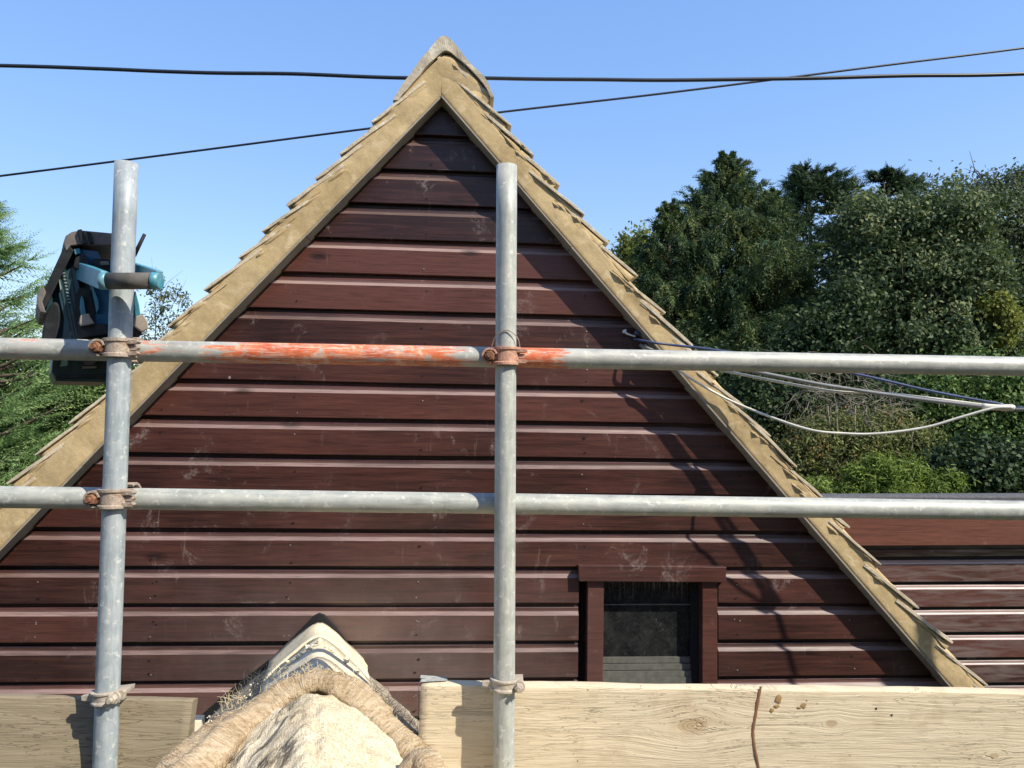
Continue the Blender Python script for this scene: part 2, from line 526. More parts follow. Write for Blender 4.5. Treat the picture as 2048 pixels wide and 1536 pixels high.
M['fascia'] = mat_stain('red_brown_fascia', (0.062, 0.022, 0.015), (0.125, 0.047, 0.031), smear=0.4, rough=0.6, spec=0.2)
M['nail'] = mat_plain('nail_head_grey', (0.26, 0.22, 0.20), 0.5, 0.4)
M['hole'] = mat_plain('dark_nail_hole', (0.012, 0.008, 0.007), 0.9)
M['mortar'] = mat_mortar('sandy_mortar', (0.325, 0.235, 0.118), (0.485, 0.365, 0.200), pale=(0.53, 0.42, 0.255), grit=0.16, bump=0.0035)
M['undercloak'] = mat_mortar('fibre_cement', (0.22, 0.195, 0.16), (0.32, 0.285, 0.23), bump=0.002)
M['tile'] = mat_tile('weathered_roof_tile')
M['tile_edge'] = mat_mortar('mortar_smeared_tile_edge', (0.36, 0.30, 0.215), (0.54, 0.46, 0.335), pale=(0.66, 0.59, 0.46))
M['ridge'] = mat_mortar('lichen_ridge_tile', (0.31, 0.265, 0.195), (0.46, 0.40, 0.30), pale=(0.62, 0.57, 0.46))
M['glass'] = None
M['galv_a'] = mat_galv('galvanised_tube_blue', (0.30, 0.335, 0.35), (0.42, 0.44, 0.425), axis=2)
M['galv_b'] = mat_galv('galvanised_tube_pale', (0.36, 0.37, 0.335), (0.50, 0.48, 0.41), axis=2)
M['galv_c'] = mat_galv('galvanised_rail', (0.36, 0.37, 0.335), (0.48, 0.46, 0.39), axis=2)
M['rust'] = mat_plain('rusty_steel', (0.20, 0.095, 0.055), 0.85, 0.1, 0.3, 0.45, 90, 0.5, 0.003)
M['coupler'] = mat_plain('cement_stained_coupler', (0.37, 0.30, 0.235), 0.7, 0.25, 0.4, 0.35, 110, 0.6, 0.003, dust=((0.20, 0.105, 0.06), 0.85))
M['coupler_pink'] = mat_plain('pink_cast_coupler', (0.46, 0.25, 0.17), 0.7, 0.2, 0.4, 0.35, 110, 0.6, 0.003, dust=((0.20, 0.11, 0.07), 0.7))
M['clip'] = mat_plain('pale_cast_clip', (0.40, 0.35, 0.28), 0.7, 0.15, 0.4, 0.25, 70, 0.5, 0.003, dust=((0.30, 0.23, 0.17), 0.6))
M['wire'] = mat_plain('tie_wire', (0.35, 0.28, 0.22), 0.6, 0.4)
M['cable_black'] = mat_plain('black_cable', (0.012, 0.014, 0.022), 0.45, 0, 0.5, 0.3, 20)
M['cable_grey'] = mat_plain('grey_cable', (0.20, 0.20, 0.19), 0.5, 0, 0.5, 0.2, 20)
M['cable_white'] = mat_plain('cream_cable', (0.60, 0.57, 0.48), 0.5, 0, 0.5, 0.15, 20)
M['cable_blue'] = mat_plain('blue_black_cable', (0.05, 0.07, 0.14), 0.4, 0, 0.5, 0.3, 20)
M['hess_roll'] = mat_hessian('hessian_tan', (0.31, 0.222, 0.132), (0.41, 0.31, 0.195), (0.50, 0.40, 0.275), rolled=True)
M['hess_cloth'] = mat_hessian('hessian_pale', (0.60, 0.49, 0.32), (0.76, 0.645, 0.45), (0.86, 0.76, 0.57), dirt=0.88)
M['straw'] = mat_plain('straw_thread', (0.62, 0.50, 0.31), 0.9, 0, 0.2, 0.3, 60)
M['lead'] = mat_plain('lead_sheet', (0.20, 0.205, 0.21), 0.55, 0.3, 0.4, 0.2, 30)
M['black_felt'] = mat_plain('black_felt', (0.012, 0.012, 0.013), 0.8, 0, 0.3, 0.3, 60)
M['grey_felt'] = mat_plain('grey_roof_felt', (0.09, 0.09, 0.095), 0.9, 0, 0.2, 0.3, 60, 0.5, 0.004)
M['low_ridge'] = mat_mortar('pale_ridge_mortar', (0.60, 0.51, 0.35), (0.76, 0.68, 0.50), pale=(0.84, 0.78, 0.62))
M['paint_drip'] = mat_plain('brown_stain_drip', (0.20, 0.095, 0.05), 0.6)
M['resin'] = mat_plain('amber_resin', (0.30, 0.19, 0.075), 0.6)
M['bark'] = mat_plain('bark', (0.10, 0.08, 0.06), 0.95, 0, 0.2, 0.4, 30, 0.8, 0.02)
M['twig'] = mat_plain('grey_twig', (0.21, 0.185, 0.145), 0.95, 0, 0.2, 0.3, 30)


def M_glass(ztop=4.0, zbot=3.4):
    g = G('dirty_dark_glass')
    P = g.obj(); x, y, z = g.sep(P)
    d = g.noise(P, 70, 8, 0.8, 0.1)
    dm = g.ramp(d, [(0.50, 0.0), (0.75, 0.10)])
    sp = g.ramp(g.vor(P, 60), [(0.06, 0.55), (0.11, 0.0)])
    rg = g.ramp(g.noise(P, 8, 3), [(0.5, 0.0), (0.62, 1.0)])
    dr = g.noise(g.comb(g.m('MULTIPLY', x, 120.0), 0.0, g.m('MULTIPLY', z, 7.0)), 1.0, 3, 0.6)
    top = g.ramp(g.m('SUBTRACT', 1.0, g.m('DIVIDE', g.m('SUBTRACT', ztop, z), 0.10), clamp=True), [(0.05, 0.0), (0.9, 0.45)])
    drips = g.m('MULTIPLY', g.ramp(dr, [(0.53, 0.0), (0.62, 1.0)]), top)
    film = g.m('MULTIPLY', g.ramp(g.noise(P, 9, 6, 0.7, 0.6), [(0.42, 0.0), (0.75, 0.07)]), 1.0)
    dm = g.m('ADD', g.m('ADD', g.m('ADD', dm, g.m('MULTIPLY', sp, rg)), film), drips, clamp=True)
    col = g.mix(dm, (0.008, 0.009, 0.010), (0.30, 0.30, 0.27))
    return g.set(col, g.m('MULTIPLY_ADD', dm, 0.8, 0.06), spec=0.5)


M['glass'] = M_glass()
M['sash'] = mat_plain('grey_green_sash', (0.10, 0.10, 0.085), 0.6)
M['teal_dark'] = mat_plain('dark_teal_plastic', (0.022, 0.060, 0.074), 0.45, 0, 0.45, 0.25, 30, dust=((0.10, 0.11, 0.10), 0.35))
M['teal'] = mat_plain('teal_plastic', (0.045, 0.205, 0.265), 0.4, 0, 0.5, 0.2, 30, dust=((0.30, 0.39, 0.41), 0.5))
M['blue'] = mat_plain('blue_plastic', (0.010, 0.085, 0.17), 0.35, 0, 0.5, 0.2, 30)
M['rubber'] = mat_plain('dusty_rubber', (0.165, 0.142, 0.125), 0.85, 0, 0.25, 0.25, 40, dust=((0.27, 0.235, 0.205), 0.6))
M['rubber_dark'] = mat_plain('black_rubber', (0.016, 0.017, 0.018), 0.75, 0, 0.3, 0.3, 40, dust=((0.08, 0.075, 0.07), 0.4))
M['grip'] = mat_plain('worn_grey_grip', (0.085, 0.078, 0.070), 0.7, 0, 0.3, 0.25, 40, dust=((0.17, 0.155, 0.14), 0.5))
M['foot'] = mat_plain('beige_rubber_foot', (0.33, 0.28, 0.23), 0.85, 0, 0.25, 0.15, 40)
M['green_case'] = mat_plain('dark_green_case', (0.018, 0.040, 0.036), 0.5, 0, 0.4, 0.25, 30, dust=((0.09, 0.09, 0.075), 0.4))
M['white_mark'] = mat_plain('pale_lettering', (0.30, 0.36, 0.38), 0.6)

# ------------------------------------------------------------------ ground
def ground():
    g = G('grass_ground')
    P = g.obj()
    n = g.noise(P, 0.6, 6, 0.65)
    col = g.ramp(n, [(0.3, (0.045, 0.065, 0.022)), (0.7, (0.11, 0.12, 0.05))])
    mat = g.set(col, 0.95, g.bump(g.noise(P, 12, 4, 0.7), 0.6, 0.05), spec=0.1)
    mb = MB()
    n = 48
    c = mb.vert((0, 0, 0))
    ring = [mb.vert((1800 * math.cos(2 * math.pi * k / n), 1800 * math.sin(2 * math.pi * k / n), 0)) for k in range(n)]
    for k in range(n):
        mb.face((c, ring[k], ring[(k + 1) % n]))
    o = mb.build('ground', mat)
    tag(o, kind='structure')


ground()

# ------------------------------------------------------------------ wall frame of the gable
YAW = R(3.8)
TILT = -0.0148
WD = 2.8
u = Vector((math.cos(YAW), math.sin(YAW), 0))
nrm_w = Vector((math.sin(YAW), -math.cos(YAW), 0))
ux = u * math.cos(TILT) + Vector((0, 0, 1)) * math.sin(TILT)
uz = -u * math.sin(TILT) + Vector((0, 0, 1)) * math.cos(TILT)
ORG = Vector((0, WD, 0))
MW = Matrix(((ux.x, -nrm_w.x, uz.x, ORG.x), (ux.y, -nrm_w.y, uz.y, ORG.y), (ux.z, -nrm_w.z, uz.z, ORG.z), (0, 0, 0, 1)))


def W(px, py, out=0.0):
    """wall-frame (x, z) where the line of sight of a photo pixel meets the plane `out` metres in front of the wall"""
    r = ray(px, py)
    o = Vector((0, 0, EYE))
    q = ORG + nrm_w * out
    t = (q - o).dot(nrm_w) / r.dot(nrm_w)
    d = o + r * t - ORG
    return Vector((d.dot(ux), d.dot(uz)))


ys = [830.5, 905.5, 1057.8, 1132.8, 1209, 1286, 1361]
ks = [0, 1, 3, 4, 5, 6, 7]
bl = [W(300, y)[1] for y in ys]
bs = [W(1140, y)[1] for y in (846, 918, 1063.7, 1135, 1208, 1284.4, 1357)]
fit = np.polyfit(ks + ks, bl + bs, 1)
PITCHB = -fit[0]
B0 = fit[1]
print('board pitch', PITCHB, 'b0', B0)

OVER = 0.068          # how far the verge stands out from the wall
A_in = W(883, 190, OVER)
L_in = W(406.5, 680, OVER)
R_in = W(1897, 1367, OVER)
dL = (L_in - A_in).normalized()
dR = (R_in - A_in).normalized()
tL = Vector((dL.y, -dL.x))
if tL.y < 0: tL = -tL
tR = Vector((dR.y, -dR.x))
if tR.y < 0: tR = -tR
EAVE = 2.0            # eaves height of the house


def edge_x(side, z, grow=0.045):
    d, t = (dL, tL) if side < 0 else (dR, tR)
    p = A_in + t * grow
    return p.x + d.x * (z - p.y) / d.y


house = empty('timber_house', MW)
tag(house, 'brown timber clad house with a steep mortared tiled gable and small window', 'house')

# window opening in wall coordinates
wx0 = W(1157, 1250)[0]; wx1 = W(1437, 1250)[0]
k_top = 4                       # groove index at the window head
k_bot = 9
zw1 = B0 - PITCHB * k_top; zw0 = B0 - PITCHB * k_bot


def build_cladding():
    mb = MB()
    p = PITCHB
    # (height fraction from the bottom lip, depth into the wall)
    prof = [(0.022, 0.021), (0.025, 0.0016), (0.038, 0.0), (0.705, 0.0), (0.705, 0.0)]
    prof += [(0.738, 0.0044), (0.773, 0.0086), (0.80, 0.0108), (0.83, 0.0119), (0.87, 0.0122), (0.915, 0.0122)]
    prof += [(0.920, 0.0225), (1.04, 0.0225)]
    cove = {4, 5, 6, 7, 8, 9}
    zmax = A_in.y
    k = -20
    rows = []
    kmin = int(math.floor((B0 - zmax) / p)) - 1
    kmax = int(math.ceil((B0 - 0.15) / p))
    for k in range(kmin, kmax + 1):
        zb = B0 - p * k                       # bottom lip of this board is at the groove k
        spans = [None]
        segs = [('full',)]
        if k_top < k <= k_bot:
            segs = [('l',), ('r',)]
        tint = random.random()
        for sg in segs:
            mb.cur_a = min(1, max(0, tint + random.uniform(-.12, .12)))
            zz = [zb + f * p for f, _ in prof]
            lo, hi = [], []
            for z in zz:
                zc = max(z, EAVE) if z < EAVE else z
                xl, xr = edge_x(-1, zc), edge_x(1, zc)
                if z > A_in.y + 0.03: xl = xr = A_in.x
                if xl > xr: xl = xr = (xl + xr) / 2
                if sg[0] == 'l': xr = wx0
                if sg[0] == 'r': xl = wx1
                lo.append(xl); hi.append(xr)
            L = max(h - l for h, l in zip(hi, lo))
            if L <= 0.01: continue
            ns = max(2, int(L / 0.16))
            cols = []
            sd = random.uniform(0, 90)
            for i in range(ns + 1):
                t = i / ns
                c = []
                for j, ((f, d), z) in enumerate(zip(prof, zz)):
                    x = lo[j] + (hi[j] - lo[j]) * t
                    wv = mnoise.noise(Vector((x * 1.3, sd, 0.2))) * 0.0016
                    wz = mnoise.noise(Vector((x * 0.9, sd, 7.2))) * 0.0030
                    c.append(mb.vert((x, d + wv, z + (wz if j < 11 else 0))))
                cols.append(c)
            for i in range(ns):
                for j in range(len(prof) - 1):
                    if j == 3: continue
                    mb.cur_s = j in cove; mb.cur_m = 0 if j not in cove or j == 9 else 3 if j < 7 else 4  # painted cove highlight graded by material, brightest at the front edge
                    mb.face((cols[i][j], cols[i + 1][j], cols[i + 1][j + 1], cols[i][j + 1]))
            mb.cur_s = False; mb.cur_m = 0
            for c in (cols[0], cols[-1]):       # sawn ends
                P = [Vector(mb.v[q]) for q in c]
                bk = [Vector((q.x, 0.03, q.z)) for q in (P[-1], P[0])]
                mb.poly(P + bk)
            rows.append((zb, min(lo), max(hi)))
    # nails: dark holes and a few bright heads on the stud lines
    studs = [W(px, 1000)[0] for px in (-140, 85, 315, 585, 840, 1168, 1475, 1700, 1960)]
    for (zb, l, h) in rows:
        for sx in studs:
            for f in (0.17, 0.56):
                x = sx + random.gauss(0, 0.006); z = zb + p * (f + random.gauss(0, 0.03))
                if not (edge_x(-1, z, -0.03) < x < edge_x(1, z, -0.03)): continue
                if random.random() < 0.3: continue
                if wx0 - 0.02 < x < wx1 + 0.02 and zw0 - 0.05 < z < zw1 + 0.05: continue
                mb.cur_m = 1 if random.random() < 0.3 else 2
                r = 0.0030 if mb.cur_m == 1 else random.uniform(0.0022, 0.0040)
                yy = -0.0022
                st = random.uniform(0.9, 1.9) if mb.cur_m == 2 else 1.0
                mb.poly([(x + r * st * math.cos(a), yy, z + r * math.sin(a)) for a in (k * math.pi / 4 for k in range(8))])
    mb.cur_m = 0
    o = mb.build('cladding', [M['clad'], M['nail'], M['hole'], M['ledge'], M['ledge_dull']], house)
    # dark sheathing behind the boards with the window hole left open
    sh = MB()
    zt = A_in.y
    for (x0, x1, z0, z1) in ((edge_x(-1, EAVE), wx0, 0.0, EAVE), (wx1, edge_x(1, EAVE), 0.0, EAVE)):
        sh.box(x0, x1, 0.031, 0.12, z0, z1)
    # gable triangle cut round the window
    def tri(x0, z):  return z
    xl, xr = edge_x(-1, EAVE), edge_x(1, EAVE)
    sh.prism([(xl, EAVE), (wx0, EAVE), (wx0, zw1), (edge_x(-1, zw1), zw1)], 0.031, 0.12)
    sh.prism([(wx1, EAVE), (xr, EAVE), (edge_x(1, zw1), zw1), (wx1, zw1)], 0.031, 0.12)
    sh.prism([(edge_x(-1, zw1), zw1), (edge_x(1, zw1), zw1), (A_in.x, zt + 0.05)], 0.031, 0.12)
    sh.box(wx0, wx1, 0.031, 0.12, EAVE, zw0)
    sh.box(wx0, wx1, 0.031, 0.12, 0, EAVE)
    sh.build('wall_core', M['black_felt'], house)
    # side and back walls
    sw = MB()
    sw.box(xl + 0.05, xl + 0.17, 0.125, 6.0, 0, EAVE); sw.box(xr - 0.17, xr - 0.05, 0.125, 6.0, 0, EAVE)
    sw.box(xl + 0.175, xr - 0.175, 5.88, 6.0, 0, EAVE)
    sw.build('side_wall', M['clad2'], house)


build_cladding()


def build_window():
    win = empty('window'); win.parent = house
    X = lambda px, py=1250, o=0.0: W(px, py, o)[0]
    Z = lambda py, px=1300, o=0.0: W(px, py, o)[1]
    mb = MB()
    p1 = 0.030
    lint = [W(1158, 1163, p1), W(1452, 1165, p1), W(1453, 1134, p1), W(1157, 1131, p1)]
    mb.cur_a = 0.45
    mb.prism([tuple(q) for q in lint], -p1, 0.0)
    mb.build('lintel', M['clad'], win, bevel=0.002)
    zj1 = lint[0].y - 0.0015; zj0 = zw0 + 0.03
    for (a, b) in ((1175, 1207), (1405, 1435)):
        mb = MB(); mb.cur_a = 0.62 if a < 1300 else 0.5
        mb.box(X(a, 1250, .012), X(b, 1250, .012), -0.012, 0.06, zj0, zj1)
        mb.build('jamb', M['clad'], win, bevel=0.002)
    mb = MB(); mb.cur_a = 0.3
    mb.box(wx0, wx1, 0.0, 0.10, zj0 - 0.04, zj0 - 0.001)
    mb.build('sill', M['clad'], win)
    # sash: dark inner frame, rail, glass and the stepped bottom rail
    gx0, gx1 = X(1207, 1250, .012) + 0.001, X(1405, 1250, .012) - 0.001
    mb = MB()
    mb.box(gx0, gx0 + 0.004, 0.035, 0.06, zj0, zj1); mb.box(gx1 - 0.027, gx1, 0.030, 0.06, zj0, zj1)
    mb.box(gx0 + 0.005, gx1 - 0.028, 0.035, 0.06, zj1 - 0.004, zj1)
    mb.build('sash', M['black_felt'], win)
    mb = MB()
    zz = Z(1215)
    mb.box(gx0 + 0.005, gx1 - 0.028, 0.044, 0.052, zz - 0.0018, zz + 0.0018)
    mb.build('glazing_bar', M['sash'], win)
    mb = MB()
    z1 = Z(1322)
    for i in range(3):
        h = 0.0245
        mb.box(gx0 + 0.005, gx1 - 0.028, 0.046 - 0.006 * i, 0.053, z1 - h * (i + 1) + 0.003, z1 - h * i)
    mb.box(gx0 + 0.005, gx1 - 0.028, 0.030, 0.053, zj0, z1 - 3 * 0.0245 + 0.002)
    mb.build('bottom_rail', M['sash'], win)
    mb = MB()
    mb.box(gx0, gx1, 0.0535, 0.057, zj0, zj1)
    M['glass_window'] = M_glass(zj1, zj0)
    mb.build('pane', M['glass_window'], win)
    mb = MB()                                         # lining that closes the gap left of the jamb
    mb.box(wx0, wx1, 0.061, 0.11, zw0, zw1)
    mb.build('lining', M['black_felt'], win)


build_window()

# ------------------------------------------------------------------ verges, roof tiles, ridge
left_tips = [(738.5, 247), (676.7, 307), (628, 356), (572.5, 408), (522, 460), (471.6, 515), (403, 580), (333, 649),
             (270, 714), (206, 780), (134, 846), (67, 908), (7, 970)]
right_tips = [(984, 189), (1025, 248.5), (1072, 311), (1122, 368), (1174, 429), (1218.6, 483), (1279.5, 551), (1333, 622.6), (1388.7, 690.6),
              (1441, 752), (1493, 812), (1545, 872), (1597, 933), (1649, 993), (1701, 1052), (1763, 1125), (1837, 1211.6),
              (1909.5, 1287.6), (1980, 1371)]


def tip_list(tips, d, t):
    out = []
    for q in tips:
        w = W(q[0], q[1], OVER) - A_in
        out.append((w.dot(d), w.dot(t)))
    step = (out[-1][0] - out[0][0]) / (len(out) - 1)
    tm = sum(o[1] for o in out[-6:]) / 6
    smax = (A_in.y - EAVE) / abs(d.y) + 0.25
    while out[-1][0] + step < smax:
        out.append((out[-1][0] + step, tm + random.uniform(-.004, .004)))
    return out, step


def build_roof():
    roof_mb = MB()
    LEN = 6.2
    for side, d, t, tips in ((-1, dL, tL, left_tips), (1, dR, tR, right_tips)):
        tl, step = tip_list(tips, d, t)
        print('side', side, 'gauge', step, 't', [round(x[1], 3) for x in tl[:14]])
        smax = tl[-1][0]
        tt = sum(x[1] for x in tl) / len(tl)
        ang = R(9.0)
        ntile = 34
        wdt = LEN / ntile
        for i, (s, tv) in enumerate(tl):
            for j in range(ntile):
                jit = random.gauss(0, 0.003) if j else random.gauss(0, 0.005)
                a = ang + random.gauss(0, R(1.6 if j == 0 else 1.0))
                # up-slope direction of the tile, lifted at its tail
                upv = -(d * math.cos(a)) - (t * math.sin(a))
                nv = t * math.cos(a) - d * math.sin(a)
                tail = A_in + d * (s + jit) + t * (tv - 0.014)
                head = tail + upv * (0.262 + random.uniform(-.02, .008))
                th = 0.0115 + random.uniform(-.0015, .0025)
                y0 = -(OVER + random.uniform(0.001, 0.010)) if j == 0 else -OVER + j * wdt + 0.002
                y1 = -OVER + (j + 1) * wdt
                roof_mb.cur_a = random.random()
                o1 = tail + nv * th * random.uniform(.85, 1.0); o2 = head + nv * th
                roof_mb.cur_m = 1 if j == 0 else 0
                if j == 0:
                    # the visible verge tile: ragged edge in several pieces
                    n = 7
                    A, B = [], []
                    for q in range(n + 1):
                        f = q / n
                        e = mnoise.noise(Vector((s * 9, f * 3.1, side))) * 0.0035
                        yy = y0 + 0.0065 * max(0.0, (f - 0.35) / 0.65) ** 1.5 + mnoise.noise(Vector((s * 5, f * 4.0, side + 3))) * 0.003
                        lo_ = tail.lerp(head, f) + nv * (e * 0.5)
                        hi_ = o1.lerp(o2, f) + nv * e
                        if q == 0: lo_ = lo_ + nv * 0.003; hi_ = hi_ - nv * 0.002
                        A.append((lo_, hi_, yy))
                    idx = [[roof_mb.vert((l.x, y, l.y)), roof_mb.vert((h.x, y, h.y)), roof_mb.vert((h.x, y1, h.y)), roof_mb.vert((l.x, y1, l.y))] for l, h, y in A]
                    for q in range(n):
                        for k in range(4):
                            k2 = (k + 1) % 4
                            roof_mb.face((idx[q][k], idx[q][k2], idx[q + 1][k2], idx[q + 1][k]))
                    roof_mb.face(idx[0][::-1]); roof_mb.face(idx[-1])
                else:
                    roof_mb.hexa([(tail.x, y0, tail.y), (head.x, y0, head.y), (head.x, y1, head.y), (tail.x, y1, tail.y),
                                  (o1.x, y0, o1.y), (o2.x, y0, o2.y), (o2.x, y1, o2.y), (o1.x, y1, o1.y)])
        # roof deck under the tiles
        dk = MB()
        a0, a1 = A_in + t * 0.002, A_in + t * (tt - 0.055)
        b0, b1 = a0 + d * (smax - 0.05), a1 + d * (smax - 0.05)
        dk.prism([tuple(a0), tuple(b0), tuple(b1), tuple(a1)], 0.0, LEN - 0.1)
        dk.build('roof_deck', M['black_felt'], house)
        # mortar bedding along the verge
        mm = MB(); mm.cur_s = True
        ns = int(smax / 0.014); nt = 10
        tm = tt - 0.031
        a_top = None
        # both sides meet on the plumb line above the inner apex
        Atop = Vector((A_in.x, A_in.y + tm / t.y * 1.0))
        grid = []
        for i in range(ns + 1):
            s = smax * i / ns
            lo_ = A_in + d * s
            # sawtooth upper edge following the undersides of the tiles
            hi_ = Atop + d * s
            row = []
            for j in range(nt + 1):
                f = j / nt
                q = lo_.lerp(hi_, f)
                e = fbm(q.x * 7, q.y * 7, side * 3.0, 4) * 0.0048 + fbm(q.x * 34, q.y * 34, side, 3) * 0.0012
                edge = 0.004 if j == nt else (0.0022 if j == 0 else 0)
                wob = mnoise.noise(Vector((s * 11, f, side * 5))) * (0.0035 if j == nt else (0.0028 if j == 0 else 0))
                row.append(mm.vert((q.x + t.x * wob, -OVER + e + edge, q.y + t.y * wob)))
            # return to the deck along the top
            row.append(mm.vert((hi_.x, 0.02, hi_.y)))
            row.insert(0, mm.vert((lo_.x, 0.02, lo_.y)))
            grid.append(row)
        for i in range(ns):
            for j in range(len(grid[0]) - 1):
                mm.face((grid[i][j], grid[i + 1][j], grid[i + 1][j + 1], grid[i][j + 1]))
        # bedding packed under every verge tile
        for i, (s, tv) in enumerate(tl):
            a = R(9.0)
            upv = -(d * math.cos(a)) - (t * math.sin(a))
            nv = t * math.cos(a) - d * math.sin(a)
            base = A_in + d * s + t * (tv - 0.014)
            K = 12
            P_, Q_ = [], []
            for k in range(K + 1):
                f = k / K
                q = base + upv * (0.010 + 0.245 * f) - nv * (0.0015 * abs(mnoise.noise(Vector((s * 13, f * 5, side)))))
                lowt = tm - 0.006
                dd = (q - A_in).dot(t) - lowt
                q2 = q - t * max(dd, 0.0005)
                e = fbm(q.x * 20, q.y * 20, side * 2.0, 3) * 0.0035
                qm = q.lerp(q2, min(1.0, 0.006 / max((q - q2).length, 1e-4)))
                P_.append((mm.vert((q.x, -OVER + 0.010 + e, q.y)), mm.vert((qm.x, -OVER - 0.0015 + e, qm.y)))); Q_.append(mm.vert((q2.x, -OVER - 0.0005 + e, q2.y)))
            for k in range(K):
                mm.face((P_[k][0], P_[k + 1][0], P_[k + 1][1], P_[k][1])); mm.face((P_[k][1], P_[k + 1][1], Q_[k + 1], Q_[k]))
            e0 = base + upv * 0.010; e1 = e0 - t * max((e0 - A_in).dot(t) - tm + 0.006, 0.001)
            b0_, b1_ = mm.vert((e0.x, 0.02, e0.y)), mm.vert((e1.x, 0.02, e1.y))
            mm.face((P_[0][0], P_[0][1], Q_[0], b1_, b0_))
        # smears of mortar pushed over the tile edges
        for i, (s, tv) in enumerate(tl):
            if random.random() < 0.9:
                for q in range(random.randint(1, 3)):
                    o_ = random.uniform(0.03, 0.24)
                    c = A_in + d * (s - o_) + t * (tv - 0.006 - o_ * 0.21 - random.uniform(-0.004, 0.012))
                    L_, H_ = random.uniform(.02, .055), random.uniform(.004, .008)
                    upv = -(d * math.cos(R(10))) - (t * math.sin(R(10)))
                    nv = t * math.cos(R(10)) - d * math.sin(R(10))
                    ring = []
                    for k in range(12):
                        a = 2 * math.pi * k / 12
                        w = 1 + 0.35 * mnoise.noise(Vector((s * 7, k * 1.7, q)))
                        pp = c + upv * math.cos(a) * L_ * w + nv * math.sin(a) * H_ * w
                        ring.append(mm.vert((pp.x, -OVER + 0.001, pp.y)))
                    tp = mm.vert((c.x, -OVER - random.uniform(.007, .012), c.y))
                    for k in range(12):
                        mm.face((ring[k], ring[(k + 1) % 12], tp))
        mm.build('verge_mortar', M['mortar'], house)
        # undercloak strip in sheets
        uc = MB()
        s = 0.0
        first = True
        while s < smax - 0.05:
            e = min(smax, s + random.uniform(0.55, 0.75))
            dip = random.uniform(-0.0015, 0.0015)
            out = OVER + 0.003 + random.uniform(-0.002, 0.003)
            p0 = A_in + d * (s + 0.001) - t * 0.0005; p1 = A_in + d * (e - 0.001) - t * 0.0005
            q0, q1 = p0 - t * (0.0055 + dip), p1 - t * (0.0055 + dip)
            if first:      # mitre the first sheets on the plumb line so both sides butt
                q0 = Vector((A_in.x + (0.0006 if side > 0 else -0.0006), p0.y - 0.006 / t.y)); p0 = Vector((A_in.x + (0.0006 if side > 0 else -0.0006), p0.y))
                first = False
            uc.prism([tuple(p0), tuple(p1), tuple(q1), tuple(q0)], -out, 0.025)
            s = e
        uc.build('undercloak', M['undercloak'], house)
    roof_mb.build('roof_tiles', [M['tile'], M['tile_edge']], house, bevel=0.0015)
    # ridge: angular capping tiles
    outer_px = [(786, 203), (815, 159), (834.7, 133), (850, 113), (863, 97), (876, 80), (886, 76), (896, 79), (913, 95), (936, 125), (966, 155), (983, 184), (988, 197)]
    inner_px = [(797, 204), (824, 172), (843, 148), (856, 134), (868, 123), (878, 113), (889, 106), (902, 108), (914, 118), (931, 132), (950, 151), (972, 178), (981, 196)]
    mb = MB(); mb.cur_s = False
    y = -OVER - 0.012
    for kx in range(15):
        L_ = 0.42
        sink = random.uniform(-.003, .003)
        rings = []
        for f in (0.0, 0.02, 0.33, 0.66, 1.0):
            sm = lambda L: [Vector((q.x, q.y)) for q in catmull([Vector((*W(*q, OVER), 0)) for q in L], 3)]
            O = sm(outer_px); I = sm(inner_px)
            rg = []
            for k, q in enumerate(O + I[::-1]):
                jx = mnoise.noise(Vector((q.x * 22, q.y * 22, kx + f * 2))) * 0.0035
                jz = mnoise.noise(Vector((q.x * 19, q.y * 23, kx + f * 2 + 9))) * 0.0035
                jy = mnoise.noise(Vector((q.x * 25, q.y * 15, kx + 31))) * 0.006 if f == 0 else 0
                rg.append(mb.vert((q.x + jx, y + f * (L_ - 0.006) + jy, q.y + jz + sink)))
            rings.append(rg)
        n = len(rings[0])
        for a, b in zip(rings[:-1], rings[1:]):
            for k in range(n):
                mb.face((a[k], a[(k + 1) % n], b[(k + 1) % n], b[k]))
        no = n // 2
        for rg in (rings[0], rings[-1]):
            for k in range(no - 1):
                mb.face((rg[k], rg[k + 1], rg[n - 2 - k], rg[n - 1 - k]))
        y += L_
    mb.build('ridge', M['ridge'], house)
    # mortar packed under the first ridge tile
    fl = MB(); fl.cur_s = True
    pts = [W(*q, OVER) for q in inner_px]
    low = [W(x_, y_, OVER) for x_, y_ in ((806, 216), (832, 196), (850, 180), (862, 170), (872, 164), (880, 160), (886, 158), (894, 160), (904, 166), (918, 176), (934, 190), (954, 204), (970, 214))]
    g_ = []
    for a, b in zip(pts, low):
        col = []
        for j in range(9):
            q = a.lerp(b, j / 8)
            e = fbm(q.x * 14, q.y * 14, 5.5, 4) * 0.005
            col.append(fl.vert((q.x, -OVER - 0.0045 + e + (0.012 if j == 0 else 0) + 0.008 * (j / 8) ** 3, q.y)))
        g_.append(col)
    for i in range(len(g_) - 1):
        for j in range(8):
            fl.face((g_[i][j], g_[i + 1][j], g_[i + 1][j + 1], g_[i][j + 1]))
    fl.build('ridge_mortar', M['mortar'], house)


build_roof()

